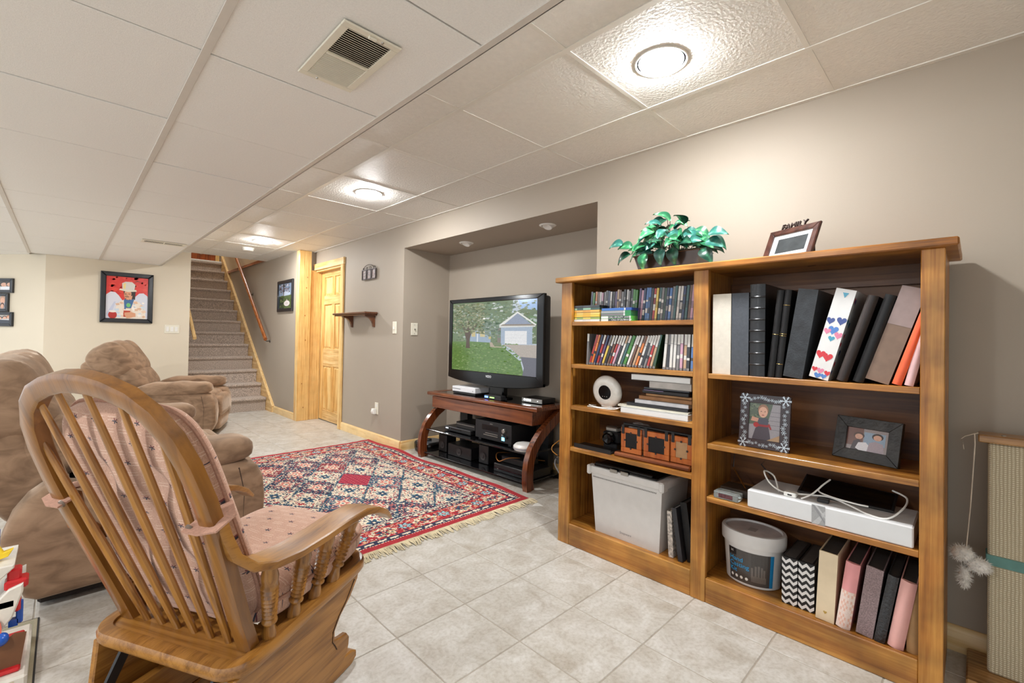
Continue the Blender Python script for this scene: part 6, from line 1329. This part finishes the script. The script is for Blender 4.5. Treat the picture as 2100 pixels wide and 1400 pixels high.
def recliner(name, label, cat, loc, rot, seats, sw=.58, aw_=.2, group=None, tilt=24, puff=1.0):
    t = thing(name, label, cat, loc, rot, group=group); W = seats*sw+2*aw_; h = W/2
    part('under_body', G().box(-.05, .62, -h+.06, h-.06, .012, .28, bev=.01), M('recliner_dark_base', rgb(40, 32, 28), .9), t)
    sidep = [(-.15, .285), (-.135, .20), (-.085, .065), (-.05, .045), (.64, .05), (.69, .075), (.715, .14), (.722, .26), (.712, .36), (.685, .415), (.64, .44), (.5, .452), (.25, .452), (.08, .44), (-.0, .455), (-.04, .455), (-.085, .42), (-.125, .36)]
    for s in (-1, 1):
        part('side_panel', G().prism(sidep, frame((0, s*(h-.10)-.10*(1 if s > 0 else 1)+ (0 if s > 0 else 0), 0), (1, 0, 0), (0, 0, 1)), -.2, bev=.035, seg=3), SU, t, ang=60)
        y_o = s*h
        def wr(p, q): q.z += .006*math.sin(p.x*9)*max(0, p.z)+.02*p.x*abs(p.x); q.z -= .02*max(0, p.x)**3; return q
        part('arm_pad', G().soft((.36, s*(h-.105), .495), (.315, .118, .068), .62, .5, 36, 16, fn=wr), SU, t, ang=180)
        part('seam', G().tube([(.62, s*(h+.0)-s*.002, .08), (.625, s*(h-.002), .3), (.6, s*(h-.002), .42)], .003, 5), SEAM, t)
    def pleat(k):
        def f(p, q):
            top = max(0, p.z); q.x += .012*math.sin(q.y*46+k)*top**.5*(1 if p.x > 0 else .5); q.z += .008*math.sin(q.y*30+q.x*18+k)*top; return q
        return f
    for k in range(seats):
        y = -h+aw_+sw*(k+.5)
        Fb = Matrix.Translation((-.02, y, .42)) @ Matrix.Rotation(R(-tilt), 4, 'Y')
        part('back_shell', G().soft((-.075, 0, .19), (.10*puff, sw*.5, .30), .35, .3, 36, 18, F=Fb), SU, t, ang=180)
        part('back_cushion', G().soft((.02, 0, .355), (.135*puff, sw*.53, .165*puff), .62, .5, 44, 20, F=Fb, fn=pleat(k)), SU, t, ang=180)
        part('lumbar_cushion', G().soft((.05, 0, .13), (.12, sw*.5, .15), .6, .42, 40, 16, F=Fb, fn=pleat(k+1)), SU, t, ang=180)
        part('seat_cushion', G().soft((.37, y, .36), (.31, sw*.5, .09), .55, .38, 40, 16), SU, t, ang=180)
        part('leg_rest', G().soft((.675, y, .285), (.07, sw*.49, .12), .6, .35, 30, 16), SU, t, ang=180)
        part('leg_rest', G().soft((.665, y, .12), (.065, sw*.49, .085), .6, .35, 30, 14), SU, t, ang=180)
    for sx in (.02, .5):
        for s in (-1, 1): part('foot', G().box(sx, sx+.06, s*(h-.1), s*(h-.16), 0, .05, bev=.004), BLACK, t)
    return t
recliner('reclining_loveseat', 'brown microsuede reclining loveseat beside the rocking chair', 'sofa', (0, 2.42+.78, 0), 0, 2, sw=.58, aw_=.2, tilt=27, puff=1.1)
recliner('recliner_chair', 'brown microsuede recliner chair in front of the beige wall', 'recliner', (.593, 6.0, 0), R(-21.6), 1, sw=.58, aw_=.18, tilt=33, puff=1.3)

# ============================================================ toys at the left edge
t = thing('play_mat', 'printed play mat on the floor at the left edge', 'mat', (-.45, 2.0, 0))
part('sheet', G().box(-.88, -.04, 1.25, 2.39, .0005, .004, bev=.001), M('mat_backing', rgb(40, 38, 36), .7), t, world=True)
Fm = frame((-.875, 1.255, .0042), (1, 0, 0), (0, 1, 0))
rm = random.Random(8)
sh = [((.66, .62, .52), [(0, 0), (1, 0), (1, 1), (0, 1)]), ((.62, .6, .5), [(.9, .7), (.99, .7), (.99, .99), (.9, .99)]), ((.82, .8, .78), [(.5, .5), (.985, .5), (.985, .72), (.5, .72)]), ((.84, .78, .52), [(.5, .72), (.985, .72), (.985, .78), (.5, .78)]), ((.78, .48, .16), [(.8, .74), (.9, .8), (.97, .8), (.94, .74), (.96, .74), (.985, .81), (.9, .82), (.78, .76)]), ((.72, .55, .3), [(.3, .0), (.985, .0), (.985, .5), (.3, .5)])]
sh += [((.75, .5, .45) if (i+j) % 3 else (.55, .55, .62), [(.55+.05*i, .52+.022*j), (.58+.05*i, .525+.022*j), (.58+.05*i, .53+.022*j), (.55+.05*i, .527+.022*j)]) for i in range(8) for j in range(8)]
sh += noise_patch(.6, .98, .1, .5, 40, [(.8, .62, .2), (.66, .48, .26), (.78, .7, .5)], .03, rm)
part('print', picture(Fm, .83, 1.13, sh, step=.00002), PR, t, world=True, smooth=False)
RD, WT, BU, YE = M('red_toy_plastic', rgb(200, 30, 38), .3, coat=.2), M('white_toy_plastic', rgb(222, 216, 204), .4), M('blue_toy_plastic', rgb(30, 84, 176), .3, coat=.2), M('yellow_toy_plastic', rgb(236, 200, 40), .35)
t = thing('toy_playhouse', 'red and white plastic toy playset at the left edge', 'toy', (-.26, 2.12, .005))
part('base_tray', G().box(-.46, -.055, 1.93, 2.26, .0055, .05, bev=.006), WT, t, world=True)
part('sticker', picture(frame((-.30, 1.9295, .012), (1, 0, 0), (0, 0, 1)), .22, .03, [((.85, .8, .7), [(0, 0), (1, 0), (1, 1), (0, 1)])]+noise_patch(.4, .98, .1, .9, 24, [(.8, .7, .2), (.35, .5, .3), (.3, .4, .5), (.6, .3, .2)], .06, rm)), PR, t, world=True, smooth=False)
part('red_floor', G().box(-.42, -.07, 1.96, 2.2, .05, .062, bev=.004), RD, t, world=True)
part('red_wall', G().box(-.42, -.13, 1.99, 2.01, .06, .14, bev=.004), RD, t, world=True)
part('brown_flap', G().prism([(0, 0), (.06, 0), (.07, .085), (.045, .09), (.0, .06)], frame((-.13, 1.985, .06), (1, 0, 0), (0, .15, 1)), .006), M('brown_toy', rgb(110, 70, 40), .5), t, world=True)
part('blue_knob', G().soft((-.115, 1.99, .145), (.02, .02, .018), .9), BU, t, world=True)
part('ramp', G().prism([(0, 0), (.06, .02), (.11, .09), (.13, .16), (.13, .185), (.10, .175), (.06, .13), (0, .11)], frame((-.20, 2.0, .105), (1, 0, 0), (0, 0, 1)), -.16, bev=.004), WT, t, world=True)
part('red_sign', G().lathe([(.024, 0), (.024, .004), (.0001, .005)], frame((-.125, 1.995, .17), (1, 0, 0), (0, .1, 1)), n=24, sy=1.5, sx=.6), M('red_sign', rgb(226, 110, 90), .4), t, world=True)
part('blue_post', G().box(-.085, -.07, 2.03, 2.05, .16, .225, bev=.003).box(-.1, -.08, 2.03, 2.05, .155, .175), BU, t, world=True)
part('upper_floor', G().box(-.44, -.085, 2.0, 2.2, .225, .25, bev=.004), WT, t, world=True)
part('red_pillar', G().box(-.105, -.075, 2.02, 2.06, .2, .33, bev=.005), RD, t, world=True); part('red_bracket', G().box(-.11, -.06, 2.01, 2.06, .272, .3, bev=.005), RD, t, world=True)
part('roof', G().prism([(0, 0), (.28, 0), (.33, .05), (.33, .06), (-.0, .06)], frame((-.42, 2.005, .29), (1, 0, 0), (0, 0, 1)), -.18, bev=.003), WT, t, world=True)
part('yellow_flag', G().prism([(0, 0), (.04, .01), (.05, .03), (.03, .025), (.02, .045), (0, .04)], frame((-.145, 2.05, .352), (1, 0, 0), (0, 0, 1)), -.02, bev=.002), YE, t, world=True)
part('blue_chimney', G().box(-.16, -.125, 2.06, 2.1, .352, .44, bev=.004), BU, t, world=True)

# ============================================================ cat scratcher at the right edge
t = thing('cat_scratcher', 'tall woven sisal cat scratching board with teal band', 'cat scratcher', (2.11, -.2, 0))
def sisal():
    m, nt, b = newmat('woven_sisal'); tc = N(nt, 'ShaderNodeTexCoord'); sp = N(nt, 'ShaderNodeSeparateXYZ'); nt.links.new(tc.outputs['Object'], sp.inputs[0])
    w1 = N(nt, 'ShaderNodeTexWave', wave_type='BANDS', bands_direction='Y'); w1.inputs['Scale'].default_value = 38; w1.inputs['Distortion'].default_value = 1.2; w1.inputs['Detail'].default_value = 2; nt.links.new(tc.outputs['Object'], w1.inputs['Vector'])
    w2 = N(nt, 'ShaderNodeTexWave', wave_type='BANDS', bands_direction='Z'); w2.inputs['Scale'].default_value = 52; w2.inputs['Distortion'].default_value = 1.6; nt.links.new(tc.outputs['Object'], w2.inputs['Vector'])
    mm = N(nt, 'ShaderNodeMath', operation='MULTIPLY'); nt.links.new(w1.outputs['Fac'], mm.inputs[0]); nt.links.new(w2.outputs['Fac'], mm.inputs[1])
    rp = ramp(nt, [(0, rgb(164, 148, 120)), (.5, rgb(206, 194, 166)), (1, rgb(226, 218, 194))]); nt.links.new(mm.outputs[0], rp.inputs['Fac']); nt.links.new(rp.outputs['Color'], b.inputs['Base Color']); b.inputs['Roughness'].default_value = .9
    bp_ = N(nt, 'ShaderNodeBump'); bp_.inputs['Strength'].default_value = .6; bp_.inputs['Distance'].default_value = .003; nt.links.new(mm.outputs[0], bp_.inputs['Height']); nt.links.new(bp_.outputs['Normal'], b.inputs['Normal'])
    MATS['woven_sisal'] = m; return m
SIS = sisal()
part('sisal_board', G().box(2.09, 2.15, -.34, -.026, .03, .748, bev=.006), SIS, t, world=True)
part('top_cap', G().box(2.075, 2.165, -.36, -.004, .748, .772, bev=.003), WOOD('scratcher_wood', rgb(120, 80, 40), rgb(166, 118, 64), rgb(190, 144, 88), axis=1), t, world=True)
part('teal_band', G().box(2.0865, 2.152, -.342, -.022, .365, .398, bev=.002), M('teal_felt', rgb(96, 136, 128), .85), t, world=True)
part('base_board', G().box(2.0, 2.21, -.42, .02, 0, .03, bev=.004), MATS['scratcher_wood'], t, world=True)
part('cap_screw', G().lathe([(.006, 0), (.005, .002), (.0001, .002)], Matrix.Translation((2.10, -.06, .772)), n=12), STEEL, t, world=True)
CORD = M('cotton_string', rgb(200, 186, 168), .9)
part('string', G().tube([(2.085, -.004, .775), (2.072, .004, .772), (2.065, .003, .74), (2.055, .012, .55), (2.05, .022, .40)], .0016, 5).tube([(2.072, .002, .774), (2.07, .026, .762), (2.07, .034, .752), (2.07, .03, .735), (2.068, .028, .72)], .0014, 5), CORD, t, world=True)
FUR = M('white_fur', rgb(214, 208, 200), .95, var=.15, scale=90, sheen=.5)
fg = G(); fr = random.Random(9)
blobs = [((2.045, .030, .395), (.028, .033, .028)), ((2.045, -.006, .37), (.028, .034, .025)), ((2.043, .026, .325), (.016, .016, .042))]
for c, r in blobs:
    fg.soft(c, [q*.8 for q in r], .9, .9, 14, 8)
    for k in range(420):
        v = Vector((fr.gauss(0, 1), fr.gauss(0, 1), fr.gauss(0, 1))).normalized(); p = Vector(c)+Vector((v.x*r[0], v.y*r[1], v.z*r[2]))*.75; L = fr.uniform(.006, .016)
        e = (v+Vector((fr.uniform(-.4, .4), fr.uniform(-.4, .4), fr.uniform(-.7, .1)))).normalized(); sd = e.cross(Vector((1, .2, .3))).normalized()*.0008
        fg.add([p-sd, p+sd, p+e*L], [(0, 1, 2)])
fg.open = True
part('fur_lure', fg, FUR, t, world=True, label='white fluffy fur pompom')
